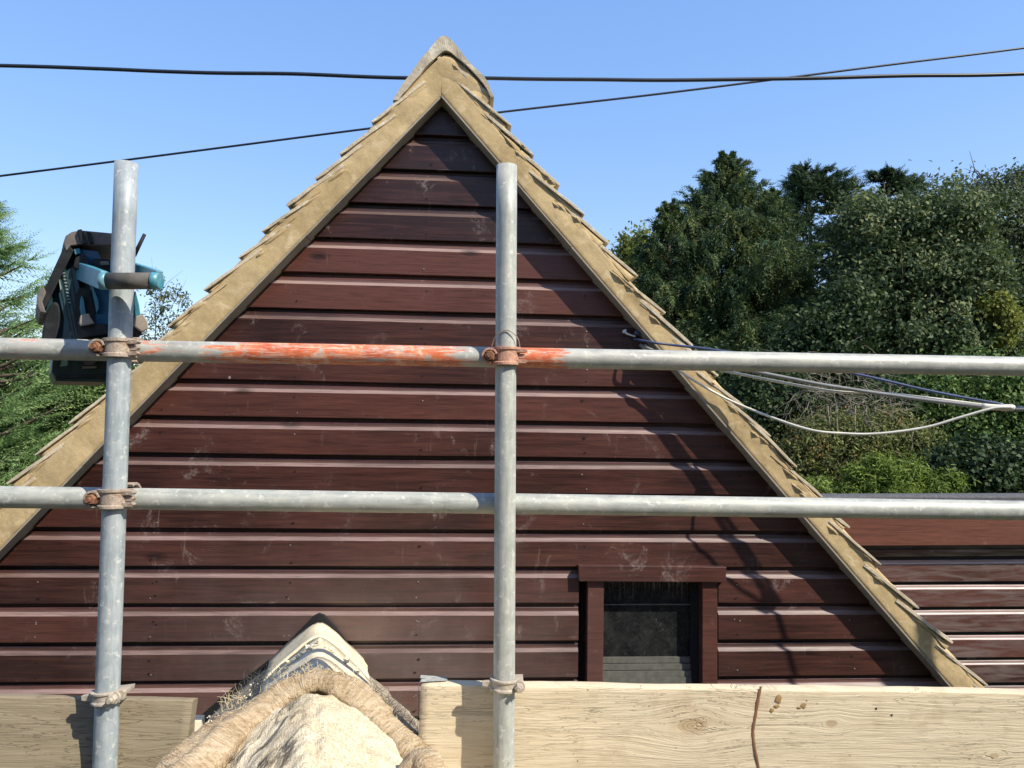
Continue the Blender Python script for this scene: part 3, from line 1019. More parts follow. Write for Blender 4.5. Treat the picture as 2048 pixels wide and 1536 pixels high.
# ------------------------------------------------------------------ outbuilding to the right, behind the house
def build_outbuilding():
    D = 4.15
    yaw = R(1.5)
    ob = empty('outbuilding', Matrix.Translation(at(2048, 1200, D) * Vector((1, 1, 0)) if False else Vector((at(2048, 1200, D).x, D, 0))) @ Matrix.Rotation(yaw, 4, 'Z'))
    tag(ob, 'low flat roofed brown boarded outbuilding behind the right hand verge', 'outbuilding')
    Mi = ob.matrix_world.inverted()
    def Q(px, py):
        p = at(px, py, D); q = Mi @ p
        r = Mi.to_3x3() @ ray(px, py); o = Mi @ Vector((0, 0, EYE))
        t = -o.y / r.y
        w = o + r * t
        return w
    x0 = Q(1560, 1200).x; x1 = Q(2900, 1200).x
    z = lambda py: Q(1950, py).z
    grooves = [1110, 1160.5, 1211, 1262, 1313, 1363]
    pz = (z(1110) - z(1363)) / 5
    prof = [(-0.055, 0.022), (-0.05, 0.001), (-0.03, 0.0), (0.64, 0.0), (0.64, 0.0), (0.645, 0.0035), (0.665, 0.0065), (0.70, 0.0092), (0.74, 0.0110), (0.80, 0.0118), (0.81, 0.023), (1.0, 0.023)]
    mb = MB()
    k = 0
    zb = z(1110) + pz
    while zb > 0:
        mb.cur_a = random.random()
        xs = x0
        while xs < x1:
            xe = min(x1, xs + random.uniform(1.5, 3.2))
            if x1 - xe < 0.3: xe = x1
            n = max(2, int((xe - xs) / .25))
            sd = random.uniform(0, 50)
            cols = []
            for i in range(n + 1):
                x = xs + 0.0012 + (xe - xs - 0.0024) * i / n
                wv = mnoise.noise(Vector((x * 1.3, sd, 0))) * 0.002
                wz = mnoise.noise(Vector((x * 0.9, sd, 5))) * 0.003
                cols.append([mb.vert((x, d + wv, zb + f * pz + (wz if j < 10 else 0))) for j, (f, d) in enumerate(prof)])
            for i in range(n):
                for j in range(len(prof) - 1):
                    if j == 3: continue
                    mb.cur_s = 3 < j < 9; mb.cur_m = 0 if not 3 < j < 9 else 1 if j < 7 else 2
                    mb.face((cols[i][j], cols[i + 1][j], cols[i + 1][j + 1], cols[i][j + 1]))
            mb.cur_s = False
            xs = xe
        zb -= pz
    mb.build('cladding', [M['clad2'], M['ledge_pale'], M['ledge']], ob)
    mb = MB()
    mb.box(x0, x1, 0.022, 3.0, 0, z(1060) - 0.62); mb.box(x0, x1, 0.022, 0.2, z(1060) - 0.618, z(1060))
    mb.build('wall_core', M['black_felt'], ob)
    f0, f1 = z(1086), z(1008)
    mb = MB(); mb.cur_a = 0.6
    mb.box(x0, x1, -0.075, -0.052, f0, f1)
    mb.build('fascia', M['fascia'], ob, bevel=0.003)
    mb = MB(); mb.cur_a = 0.2
    mb.box(x0, x1, -0.050, 0.02, z(1088), z(1084))
    mb.box(x0, x1, -0.03, -0.004, z(1103), z(1097))
    mb.build('soffit', M['clad2'], ob)
    # felt roof with turned down edge
    mb = MB()
    n = 40
    zt = z(992)
    rows = []
    for i in range(n + 1):
        x = x0 + (x1 - x0) * i / n
        e = mnoise.noise(Vector((x * 2, 3, 0))) * 0.004
        rows.append([mb.vert(p) for p in ((x, -0.083, f1 - 0.018 + e), (x, -0.087, f1 - 0.016 + e), (x, -0.087, zt + e), (x, -0.07, zt + 0.012 + e), (x, 0.1, zt + 0.006), (x, 3.1, zt - 0.58))])
    for i in range(n):
        for j in range(5):
            mb.face((rows[i][j], rows[i + 1][j], rows[i + 1][j + 1], rows[i][j + 1]))
    mb.build('felt_roof', M['grey_felt'], ob)


build_outbuilding()

# ------------------------------------------------------------------ inferred, unseen house behind the camera, shaped to hold sky light off the gable
def build_rear_house():
    g = G('brown_brick')
    P = g.obj(); x, y, z = g.sep(P)
    br = g.new('ShaderNodeTexBrick'); g.link(g.comb(x, z, 0.0), br.inputs['Vector'])
    br.inputs['Scale'].default_value = 1.0; br.inputs['Brick Width'].default_value = 0.225; br.inputs['Row Height'].default_value = 0.075
    br.inputs['Mortar Size'].default_value = 0.006
    br.inputs['Color1'].default_value = (0.17, 0.085, 0.055, 1); br.inputs['Color2'].default_value = (0.24, 0.12, 0.075, 1); br.inputs['Mortar'].default_value = (0.30, 0.27, 0.23, 1)
    mat = g.set(br.outputs['Color'], 0.9)
    root = empty('unseen_brick_house', Matrix.Translation((0.3, -3.4, 0)))
    tag(root, 'unseen brick house behind the viewer, added to darken the timber gable', 'house')
    mb = MB(); mb.box(-6.5, 6.5, -6.0, 0.0, 0, 5.9); mb.build('wall', mat, root)
    mb = MB()
    mb.prism([(-6.8, 5.8), (6.8, 5.8), (6.8, 5.92), (-6.8, 5.92)], -6.4, 0.35)
    a = [mb.vert(p) for p in ((-6.8, 0.35, 5.925), (6.8, 0.35, 5.925), (6.8, -3.0, 8.1), (-6.8, -3.0, 8.1), (-6.8, -6.4, 5.925), (6.8, -6.4, 5.925))]
    for f in ((0, 1, 2, 3), (3, 2, 5, 4), (0, 3, 4), (1, 5, 2)): mb.face([a[k] for k in f])
    mb.build('roof', M['tile'], root)
    for wx in (-3.6, 3.4):
        w = empty('window'); w.parent = root
        mb = MB()
        for (x0, x1, z0, z1) in ((-.6, .6, 3.4, 3.48), (-.6, .6, 4.52, 4.6), (-.6, -.52, 3.481, 4.519), (.52, .6, 3.481, 4.519), (-.03, .03, 3.481, 4.519)):
            mb.box(wx + x0, wx + x1, 0.004, 0.05, z0, z1)
        mb.build('frame', M['sash'], w)
        mb = MB(); mb.box(wx - .52, wx + .52, 0.003, 0.02, 3.48, 4.52); mb.build('pane', M['glass'], w)


build_rear_house()

# ------------------------------------------------------------------ scaffold
R_T = 0.02415
YL, YM = 1.62, 1.70


def yscaf(px):
    return YL + (px - 230) * (YM - YL) / 780.0


def tube_obj(name, p, q, mat, label, cat, group):
    p, q = Vector(p), Vector(q)
    d = q - p
    L = d.length
    o_m = Matrix.Translation(p) @ d.to_track_quat('Z', 'Y').to_matrix().to_4x4()
    mb = MB(); mb.cur_s = True
    n, seg = max(2, int(L / 0.12)), 40
    rings = []
    for i in range(n + 1):
        z = L * i / n
        rings.append([mb.vert((R_T * math.cos(2 * math.pi * k / seg), R_T * math.sin(2 * math.pi * k / seg), z)) for k in range(seg)])
    for a, b in zip(rings[:-1], rings[1:]):
        for k in range(seg):
            mb.face((a[k], a[(k + 1) % seg], b[(k + 1) % seg], b[k]))
    ri = R_T - 0.004
    for z, rg in ((0.0, rings[0]), (L, rings[-1])):
        mb.cur_s = False
        inn = [mb.vert((ri * math.cos(2 * math.pi * k / seg), ri * math.sin(2 * math.pi * k / seg), z)) for k in range(seg)]
        dp = [mb.vert((ri * math.cos(2 * math.pi * k / seg), ri * math.sin(2 * math.pi * k / seg), z + (0.15 if z == 0 else -0.15))) for k in range(seg)]
        for k in range(seg):
            k2 = (k + 1) % seg
            mb.face((rg[k], rg[k2], inn[k2], inn[k])); mb.face((inn[k], inn[k2], dp[k2], dp[k]))
    o = mb.build(name, mat)
    o.matrix_world = o_m
    tag(o, label, cat, group)
    return o


def to_ground(a, b):
    k = a.z / (a.z - b.z)
    return a + (b - a) * k


tL_, bL_ = at(253, 327, YL), at(209.8, 1536, YL)
tM_, bM_ = at(1013.5, 332, YM), at(1007.5, 1536, YM)
sL = tube_obj('scaffold_standard', to_ground(tL_, bL_), tL_, M['galv_a'], 'upright steel scaffold pole with a teal radio hanging on it', 'scaffold pole', 'upright scaffold poles')
sM = tube_obj('scaffold_standard', to_ground(tM_, bM_), tM_, M['galv_b'], 'upright steel scaffold pole in front of the gable and beside the long pale toe board', 'scaffold pole', 'upright scaffold poles')
pole3 = Vector((2.86, 1.93, 0))
tube_obj('scaffold_standard', pole3, pole3 + Vector((0.01, 0, EYE + 1.25)), M['galv_b'], 'upright scaffold pole beyond the right edge, shading the foot of the right verge', 'scaffold pole', 'upright scaffold poles')
GAP = R_T * 2 + 0.001


def rail(pts, mat, label):
    (xa, ya), (xb, yb) = pts
    # straight rail through two image points on the plane just behind the uprights, run on past both frame edges
    a, b = at(xa, ya, yscaf(xa) + GAP), at(xb, yb, yscaf(xb) + GAP)
    d = (b - a)
    return tube_obj('guard_rail', a - d * 0.70, b + d * 0.80, mat, label, 'scaffold rail', 'horizontal scaffold rails'), a, b


topa = at(0, 697, yscaf(0) + GAP)
topb = at(2048, 733, yscaf(2048) + GAP)
d_ = topb - topa
Ltop = d_.length


def along(px):
    """distance of a photo column along the top rail, from the rail's own start"""
    a, b = topa, topb
    # find t with projected px
    lo_, hi_ = -0.3, 1.3
    for _ in range(40):
        m_ = (lo_ + hi_) / 2
        p = a + (b - a) * m_
        if 1024 + F * p.x / (p.y * math.cos(PITCH) + (p.z - EYE) * math.sin(PITCH)) < px: lo_ = m_
        else: hi_ = m_
    return (lo_ + 0.70) * Ltop


o_c1, o_w1 = (along(385) + along(965)) / 2, (along(965) - along(385)) / 2
o_c2, o_w2 = along(1065), (along(1130) - along(1000)) / 2
M['galv_orange'] = mat_galv('galvanised_rail_orange_paint', (0.37, 0.37, 0.335), (0.49, 0.46, 0.39),
                            orange=[(o_c1, o_w1 * 1.08, 0.70), (o_c2, o_w2 * 1.3, 0.70), (along(60), along(130) - along(60), 0.18), (along(330), along(400) - along(330), 0.22)], axis=2)
r1, ra1, rb1 = rail(((0, 697), (2048, 733)), M['galv_orange'], 'upper scaffold rail with worn orange paint between the two poles')
r2, ra2, rb2 = rail(((0, 994), (2048, 1021)), M['galv_c'], 'lower bare grey scaffold rail below the orange painted one')


def coupler(px, py, Y, mat, label, variant=0):
    """right angle coupler: cast flap across the upright, eye bolt on the left, band round the rail behind"""
    c = at(px, py, Y)
    root = empty('scaffold_coupler', Matrix.Translation(c))
    tag(root, label, 'scaffold coupler', 'couplers joining poles and rails')
    H = 0.0205
    # flap: curved strap over the front of the upright
    mb = MB(); mb.cur_s = False
    r0, r1_ = R_T + 0.0006, R_T + 0.0085
    A = [R(a) for a in range(-100, 101, 10)]
    prof = [(r0, -H), (r1_ + 0.003, -H), (r1_ + 0.003, -H + 0.006), (r1_, -H + 0.008), (r1_, H - 0.008), (r1_ + 0.003, H - 0.006), (r1_ + 0.003, H), (r0, H)]
    if variant == 1: prof = [(r, z * (0.92 if abs(z) < H - 0.001 else 1)) for r, z in prof]
    ring = []
    for a in A:
        ring.append([mb.vert((math.sin(a) * r, -math.cos(a) * r, z)) for r, z in prof])
    for a, b in zip(ring[:-1], ring[1:]):
        for k in range(len(prof)):
            k2 = (k + 1) % len(prof)
            mb.face((a[k], b[k], b[k2], a[k2]))
    mb.face(ring[0][::-1]); mb.face(ring[-1])
    # ears: right hinge fork
    for zc in (-0.0125, 0.0125):
        mb.prism([(R_T - 0.001, zc - 0.005), (0.046, zc - 0.004), (0.050, zc), (0.046, zc + 0.004), (R_T - 0.001, zc + 0.005)], -0.022, -0.006)
    mb.prism([(R_T, -0.006), (0.043, -0.005), (0.047, 0.0), (0.043, 0.005), (R_T, 0.006)], -0.016, -0.002)
    # left eye, an open hooked ring
    cx = -0.036
    prev = None
    pts_o, pts_i = [], []
    for k in range(15):
        a = R(15 + 262 * k / 14)
        pts_o.append((cx + 0.0185 * math.cos(a), 0.0185 * math.sin(a))); pts_i.append((cx + 0.0135 * math.cos(a), 0.0135 * math.sin(a)))
    for k in range(14):
        mb.prism([pts_i[k], pts_o[k], pts_o[k + 1], pts_i[k + 1]], -0.030, -0.004)
    mb.build('flap', mat, root, bevel=0.0006)
    # bolt: hex nut, washer and thread stub
    mb = MB()
    mb.prism([(cx + 0.0118 * math.cos(R(60 * k + 12)), 0.0118 * math.sin(R(60 * k + 12))) for k in range(6)], -0.038, -0.026, inset=0.0015)
    mb.prism([(cx + 0.0128 * math.cos(R(18 * k)), 0.0128 * math.sin(R(18 * k))) for k in range(20)], -0.026, -0.023)
    mb.prism([(cx + 0.0055 * math.cos(R(24 * k)), 0.0055 * math.sin(R(24 * k))) for k in range(15)], -0.047, -0.037)
    mb.prism([(cx + 0.0055 * math.cos(R(24 * k)), 0.0055 * math.sin(R(24 * k))) for k in range(15)], -0.023, 0.01)
    mb.build('bolt', M['rust'], root)
    # body: saddle plate between the tubes and band round the rail
    mb = MB()
    bd = [(math.cos(R(a)), math.sin(R(a))) for a in range(60, 301, 20)]
    ring = []
    for (cy, sz) in bd:
        ring.append([mb.vert((x, GAP - cy * r, sz * r)) for r, x in ((R_T + 0.0006, -0.019), (R_T + 0.006, -0.019), (R_T + 0.006, 0.019), (R_T + 0.0006, 0.019))])
    for a, b in zip(ring[:-1], ring[1:]):
        for k in range(4):
            mb.face((a[k], a[(k + 1) % 4], b[(k + 1) % 4], b[k]))
    mb.face(ring[0]); mb.face(ring[-1][::-1])
    mb.build('body', M['coupler'], root)
    return root


def on_line(px, p, q, pxa, pxb):
    return p + (q - p) * ((px - pxa) / (pxb - pxa))


coupler(240.3, 697, YL, M['coupler'], 'rusty coupler where the left pole meets the orange painted rail', 1)
coupler(1011.5, 713.5, YM, M['coupler_pink'], 'pinkish coupler where the right pole meets the orange painted rail')
coupler(231, 996, YL, M['coupler'], 'cream coupler where the left pole meets the lower bare rail')


def board_clip(px, py, Y, label, roll=0.0, bolt=0.028, hook=-1):
    c = at(px, py, Y)
    root = empty('board_clip', Matrix.Translation(c) @ Matrix.Rotation(R(roll), 4, 'Y'))
    tag(root, label, 'board clip', 'clips holding the toe boards')
    mb = MB()
    r0, r1_ = R_T + 0.0006, R_T + 0.0066
    prof = [(r0, -0.013), (r1_ + 0.003, -0.013), (r1_ + 0.003, -0.008), (r1_, -0.006), (r1_, 0.006), (r1_ + 0.003, 0.008), (r1_ + 0.003, 0.013), (r0, 0.013)]
    ring = []
    for a in [R(q) for q in range(-95, 96, 10)]:
        ring.append([mb.vert((math.sin(a) * r, -math.cos(a) * r, z)) for r, z in prof])
    for a, b in zip(ring[:-1], ring[1:]):
        for k in range(len(prof)):
            k2 = (k + 1) % len(prof)
            mb.face((a[k], b[k], b[k2], a[k2]))
    mb.face(ring[0][::-1]); mb.face(ring[-1])
    mb.prism([(-0.050, -0.004), (-0.026, -0.008), (-0.026, 0.009), (-0.050, 0.006)], -0.014, -0.004)
    mb.prism([(0.024, -0.010), (0.040, -0.008), (0.043, 0.008), (0.038, 0.013), (0.024, 0.011)], -0.014, -0.002)
    mb.build('band', M['clip'], root, bevel=0.0012)
    mb = MB()
    mb.prism([(bolt + 0.010 * math.cos(R(60 * k)), 0.010 * math.sin(R(60 * k))) for k in range(6)], -0.034, -0.023, inset=0.0015)
    mb.prism([(bolt + 0.013 * math.cos(R(20 * k)), 0.013 * math.sin(R(20 * k))) for k in range(18)], -0.023, -0.016)
    mb.prism([(bolt + 0.0052 * math.cos(R(24 * k)), 0.0052 * math.sin(R(24 * k))) for k in range(15)], -0.043, -0.033)
    mb.build('bolt', M['clip'], root)
    mb = MB()     # jaw that bites over the top of the board
    mb.prism([(0.006, -0.002), (0.040, 0.001), (0.042, 0.010), (0.006, 0.008)], -0.004, 0.034)
    mb.build('jaw', M['clip'], root, bevel=0.001)
    return root


def toe_board(name, pa, pb, tilt, mat, label, h=0.225, th=0.038, worn=1.0):
    """pa, pb: world points of the two ends of the front top edge"""
    pa, pb = Vector(pa), Vector(pb)
    X = (pb - pa).normalized()
    Zv = Vector((0, 0, 1)); Zv = (Zv - X * Zv.dot(X)).normalized()
    Yv = Zv.cross(X)
    Mx = Matrix(((X.x, Yv.x, Zv.x, pa.x), (X.y, Yv.y, Zv.y, pa.y), (X.z, Yv.z, Zv.z, pa.z), (0, 0, 0, 1))) @ Matrix.Rotation(tilt, 4, 'X')
    L = (pb - pa).length
    root = empty(name, Mx)
    tag(root, label, 'toe board', 'wooden scaffold toe boards')
    mb = MB(); mb.cur_s = True
    r = 0.004
    sec = []
    nz = 16
    for k in range(4): sec.append((r - r * math.cos(R(30 * k)), -r + r * math.sin(R(30 * k))))
    sec += [(th * 0.5, 0.0)]
    for k in range(4): sec.append((th - r + r * math.sin(R(30 * k)), -r + r * math.cos(R(30 * k))))
    for k in range(1, nz): sec.append((th, -r - (h - 2 * r) * k / nz))
    sec += [(th - r, -h), (r, -h)]
    for k in range(1, nz): sec.append((0.0, -h + r + (h - 2 * r) * k / nz))
    n = int(L / 0.02)
    cols = []
    for i in range(n + 1):
        x = L * i / n
        c = []
        for (y, z) in sec:
            e = fbm(x * 3.0, z * 26, y * 5, 3) * 0.0013 * worn
            up = fbm(x * 5, 1.0, y * 20, 3) * 0.0022 * worn if z > -0.006 else 0
            ex = fbm(z * 30, y * 30, 4.0, 3) * 0.0025 if i in (0, n) else 0
            c.append(mb.vert((x + ex, y + e, z + up)))
        cols.append(c)
    m_ = len(sec)
    for i in range(n):
        for k in range(m_):
            mb.face((cols[i][k], cols[i][(k + 1) % m_], cols[i + 1][(k + 1) % m_], cols[i + 1][k]))
    mb.cur_s = False
    mb.face(cols[0]); mb.face(cols[-1][::-1])
    mb.build('plank', mat, root)
    return root, Mx, L


# right hand toe board: front top edge from the gap to beyond the frame
BG = 0.048
yb = lambda px: yscaf(px) + BG
pa = at(842, 1370, yb(842)); pb = at(2048, 1386, yb(2048)); pb = pa + (pb - pa) * 1.8
Xd = (pb - pa).normalized()
def on_board(px, py):
    """board-frame x, z of a photo pixel on the right board's face"""
    nn = Vector((0, 0, 1)); nn = (nn - Xd * nn.dot(Xd)).normalized()
    yv = nn.cross(Xd)
    o = Vector((0, 0, EYE)); r = ray(px, py)
    t = (pa - o).dot(yv) / r.dot(yv)
    w = o + r * t - pa
    return w.dot(Xd), w.dot(nn)
kn = [(*on_board(1385, 1452), 0.060), (*on_board(1663, 1447), 0.026), (*on_board(1988, 1512), 0.022)]
M['board_pale'] = mat_board('pale_sun_bleached_plank', (0.45, 0.36, 0.235), (0.58, 0.485, 0.335), (0.68, 0.59, 0.43), kn, stain=0.34)
rb, MB_R, L_R = toe_board('toe_board', pa, pb, 0.0, M['board_pale'], 'long pale bleached toe board along the bottom right, with a brown drip down it')
# drip and resin on its face
mb = MB(); mb.cur_s = True
drip = catmull([Vector((*on_board(x, y), 0)) for x, y in ((1521, 1372), (1516, 1400), (1511, 1430), (1506, 1462), (1508, 1490), (1513, 1515), (1518, 1545), (1519, 1580))], 8)
ww = 0.0042
prev = None
for i, q in enumerate(drip):
    w = ww * (0.75 + 0.4 * mnoise.noise(Vector((i * 0.4, 1, 1))))
    row = [mb.vert((q.x - w, -0.0016, q.y)), mb.vert((q.x, -0.0030, q.y)), mb.vert((q.x + w, -0.0016, q.y))]
    if prev:
        mb.face((prev[0], prev[1], row[1], row[0])); mb.face((prev[1], prev[2], row[2], row[1]))
    prev = row
mb.build('stain_drip', M['paint_drip'], rb)
for (x, y, w, h) in ((1557, 1398, 9, 11), (1553, 1412, 7, 5), (1544, 1420, 6, 6), (1607, 1411, 8, 7), (1598, 1415, 6, 3), (1752, 1417, 3, 3), (1783, 1430, 3, 3)):
    mb = MB(); mb.cur_s = True
    cx, cz = on_board(x, y); w *= 0.0009; h *= 0.0009
    ring = [mb.vert((cx + w * math.cos(R(30 * k)) * (1 + .25 * math.sin(k * 2.3 + x)), -0.0012, cz + h * math.sin(R(30 * k)) * (1 + .2 * math.sin(k * 1.7 + y)))) for k in range(12)]
    tp = mb.vert((cx, -0.0028, cz + h * 0.2))
    for k in range(12): mb.face((ring[k], ring[(k + 1) % 12], tp))
    mb.build('resin_spot', M['resin'] if x < 1700 else M['hole'], rb)
# thin steel band curling off the sawn end
mb = MB(); mb.cur_s = True
cur = catmull([(-0.0035, 0.034, 0.004), (0.06, 0.022, 0.0035), (0.012, 0.010, 0.0040), (-0.004, 0.004, 0.001), (-0.005, 0.002, -0.03), (-0.0035, 0.003, -0.09), (-0.0055, 0.003, -0.15), (-0.0035, 0.003, -0.21)], 6)
prev = None
for q in cur:
    row = [mb.vert(q), mb.vert(q + Vector((0.0008, 0.022, 0.0)))]
    if prev: mb.face((prev[0], prev[1], row[1], row[0]))
    prev = row
mb.build('end_band', M['galv_c'], rb)

# left hand board leans out at the top
pla = at(386, 1401, yscaf(386) + 0.040); plb = at(0, 1393, yscaf(0) + 0.040)
plb = pla + (plb - pla) * 2.6
M['board_grey'] = mat_board('grey_weathered_plank', (0.165, 0.133, 0.084), (0.235, 0.193, 0.128), (0.295, 0.247, 0.172), [(1.05, -0.12, 0.03), (0.47, -0.16, 0.035)], stain=0.25, seed=13.7)
lb, MB_L, L_L = toe_board('toe_board', plb, pla, R(-10), M['board_grey'], 'short grey brown toe board at the bottom left, beside the sacking')
board_clip(216, 1390, YL, 'cast clip gripping the grey brown board at the foot of the left pole', -4, 0.024)
board_clip(1009, 1366, YM, 'pale cast clip gripping the long pale board at the foot of the right pole', 2, 0.033)

# loop of wire left on the right upright
mb = MB()
c = at(1012, 690, YM)
lp = []
for k in range(13):
    a = R(-200 + 220 * k / 12)
    lp.append(c + Vector((math.cos(a) * 0.030, -math.sin(a) * 0.028 - 0.004, 0.012 + 0.026 * math.sin(a) * 0.9 - 0.018)))
mb.tube(catmull([at(983, 694, YM - 0.012), at(989, 676, YM - 0.020), at(1000, 664, YM - 0.0255), at(1013, 660, YM - 0.027), at(1026, 666, YM - 0.0255), at(1036, 678, YM - 0.018), at(1040, 696, YM - 0.010)], 6), 0.0012, 6)
tag(mb.build('tie_wire', M['wire']), 'thin loop of wire round the right pole above its coupler', 'wire')

# ------------------------------------------------------------------ radio hanging on the left upright
def build_radio():
    Y0 = 1.70
    base = at(190, 765, 1.8)
    root = empty('site_radio', Matrix.Translation(base))
    tag(root, 'dusty teal and black job site radio hung by its handle on the left pole', 'radio')
    def pt(px, py, Yr=Y0):
        q = at(px, py, Yr) - base
        return (q.x, q.z)
    def D(Y): return Y - base.y
    def V(px, py, Y): return at(px, py, Y) - base
    def skew(mb):
        # the set is turned on its handle: its depth runs away to the left
        mb.v = [(x - 0.66 * (y - D(Y0)), y, z) for x, y, z in mb.v]
    def pr(name, pts, ya, yb, mat, parent=root, inset=0.0, bevel=0.0, Yr=Y0):
        mb = MB(); mb.prism([pt(*q, Yr) for q in pts], D(ya), D(yb), inset)
        skew(mb)
        return mb.build(name, mat, parent, bevel=bevel)
    pr('body', [(140, 500), (196, 500), (204, 520), (244, 526), (254, 548), (268, 625), (276, 690), (262, 722), (214, 742), (112, 742), (106, 720), (112, 690), (100, 655), (92, 618), (100, 585), (118, 555)], 1.715, 1.90, M['teal_dark'], bevel=0.0018)
    pr('battery_case', [(106, 706), (118, 696), (250, 694), (274, 704), (262, 738), (216, 764), (112, 762), (103, 742)], 1.706, 1.88, M['green_case'], bevel=0.0025)
    pr('case_ledge', [(112, 748), (214, 748), (214, 756), (110, 756)], 1.698, 1.72, M['rubber_dark'], bevel=0.002)
    pr('latch', [(165, 733), (193, 732), (193, 736), (165, 737)], 1.699, 1.71, M['foot'])
    pr('latch', [(166, 722), (196, 720), (188, 729), (172, 730)], 1.700, 1.71, M['rubber'])
    # roll-cage bumpers
    pr('top_bumper', [(126, 488), (131, 474), (143, 466), (160, 463), (236, 470), (240, 480), (238, 493), (160, 491), (140, 494), (132, 505)], 1.688, 1.90, M['rubber'], bevel=0.0018)
    pr('bumper_clip', [(153, 464), (162, 462), (175, 490), (162, 493)], 1.680, 1.905, M['rubber_dark'], bevel=0.002)
    pr('bumper_clip', [(172, 467), (180, 468), (187, 490), (179, 491)], 1.680, 1.905, M['rubber_dark'], bevel=0.002)
    pr('side_bumper', [(126, 498), (140, 494), (147, 503), (121, 556), (99, 600), (89, 620), (76, 608), (80, 590), (95, 566)], 1.690, 1.905, M['rubber_dark'], bevel=0.0025)
    pr('side_bumper', [(75, 588), (86, 574), (92, 588), (84, 606), (92, 628), (80, 626), (73, 610)], 1.684, 1.90, M['rubber'], bevel=0.0018)
    # speaker drum
    mb = MB()
    c = pt(103, 652)
    el = []
    for k in range(28):
        a = 2 * math.pi * k / 28
        x, z = 0.0185 * math.cos(a), 0.056 * math.sin(a)
        el.append((c[0] + x * math.cos(.13) + z * math.sin(.13), c[1] - x * math.sin(.13) + z * math.cos(.13)))
    mb.prism(el, D(1.694), D(1.80), 0.004); skew(mb)
    mb.build('speaker', M['rubber_dark'], root, bevel=0.0015)
    # ribbed side panel with indistinct pale lettering
    pr('side_panel', [(124, 548), (150, 530), (163, 590), (158, 640), (150, 690), (138, 702), (124, 690), (128, 640), (117, 590)], 1.700, 1.76, M['teal_dark'], bevel=0.0018)
    for k, (xa, xb) in enumerate(((119, 137), (126, 143), (133, 149), (142, 155))):
        mb = MB()
        mb.bar(V(xa, 556 - k * 4, 1.700), V(xb + 8, 684, 1.700), 0.0035, 0.004, Vector((1, 0, 0)))
        mb.build('rib', M['green_case'], root, bevel=0.001)
    mb = MB()
    for k in range(11):
        f = k / 10
        x, y = 126.5 + 12.5 * f, 539 + 66 * f
        w = 2.2 + 0.5 * math.sin(k * 2.1)
        tl = 3.2
        q0, q1 = V(x - w, y - tl / 2 + .4, 1.6965), V(x + w, y + tl / 2 - .6, 1.6965)
        mb.bar(V(x - w, y - .2, 1.6965), V(x + w, y + .5, 1.6965), 0.0010, 0.0018)
        if k % 2 == 0: mb.bar(V(x + w * .6, y - 1.6, 1.6967), V(x + w * .6, y + 1.8, 1.6967), 0.0008, 0.0010, Vector((1, 0, 0)))
        else: mb.bar(V(x - w * .7, y - 1.8, 1.6967), V(x - w * .7, y + 1.6, 1.6967), 0.0008, 0.0010, Vector((1, 0, 0)))
    mb.build('lettering', M['white_mark'], root)
    pr('badge', [(117, 558), (119, 557), (123, 578), (121, 581)], 1.6965, 1.71, M['white_mark'])
    # central back panel and screen recess
    pr('back_panel', [(160, 498), (195, 501), (203, 521), (238, 526), (246, 560), (258, 640), (254, 652), (190, 652), (182, 600), (178, 545), (158, 512)], 1.700, 1.76, M['blue'], bevel=0.002)
    pr('corner_insert', [(147, 500), (158, 497), (161, 508), (150, 511)], 1.693, 1.72, M['teal'], bevel=0.001)
    pr('control_block', [(150, 518), (166, 510), (172, 514), (180, 535), (160, 545), (146, 536)], 1.685, 1.72, M['rubber_dark'], bevel=0.0018)
    pr('control_block', [(184, 520), (214, 520), (222, 528), (230, 545), (188, 545)], 1.683, 1.72, M['rubber_dark'], bevel=0.0018)
    pr('knob', [(198, 527), (214, 526), (218, 534), (200, 535)], 1.677, 1.70, M['rubber'], bevel=0.002)
    # supports and feet
    pr('strut', [(160, 600), (163, 592), (167, 600), (172, 634), (163, 636), (159, 618)], 1.690, 1.73, M['teal'], bevel=0.002)
    pr('strut', [(182, 575), (185, 573), (196, 604), (197, 618), (192, 628), (190, 612)], 1.688, 1.73, M['teal'], bevel=0.002)
    pr('strut', [(266, 585), (270, 583), (277, 610), (281, 638), (270, 640), (268, 615)], 1.690, 1.73, M['teal'], bevel=0.002)
    pr('shroud', [(150, 590), (158, 575), (180, 580), (190, 622), (188, 650), (156, 668), (148, 640)], 1.697, 1.75, M['rubber_dark'], bevel=0.0018)
    pr('foot', [(159, 634), (175, 630), (180, 640), (187, 650), (160, 655), (157, 648)], 1.672, 1.73, M['foot'], bevel=0.0018)
    pr('foot', [(268, 636), (282, 632), (291, 646), (293, 660), (280, 666), (266, 656)], 1.672, 1.73, M['foot'], bevel=0.0018)
    pr('base_shelf', [(156, 652), (188, 649), (222, 650), (280, 656), (282, 672), (230, 668), (170, 676), (156, 680)], 1.682, 1.80, M['rubber_dark'], bevel=0.0018)
    # handle: two teal arms reaching in front of the upright, dusty grip between
    yg = 1.560
    han = empty('handle'); han.parent = root
    for (xa, ya, xb_, yb_) in ((158, 541, 207, 561), (262, 541, 317, 560)):
        mb = MB()
        p, q = V(xa, ya, 1.715), V(xb_, yb_, yg)
        mb.bar(p, q, 0.016, 0.040)
        mb.build('arm', M['teal'], han, bevel=0.002)
        mb = MB()
        s = (q - p).normalized()
        side = Vector((-0.0086, 0, 0)) if xa < 200 else Vector((-0.0086, 0, 0))
        mb.bar(p + s * 0.02 + side, q - s * 0.03 + side, 0.003, 0.026)
        mb.bar(p + s * 0.02 - side, q - s * 0.03 - side, 0.003, 0.026)
        mb.build('arm_recess', M['rubber_dark'], han)
    mb = MB(); mb.tube([V(217, 562, yg), V(306, 562, yg)], 0.0178, 24)
    mb.build('grip', M['grip'], han)
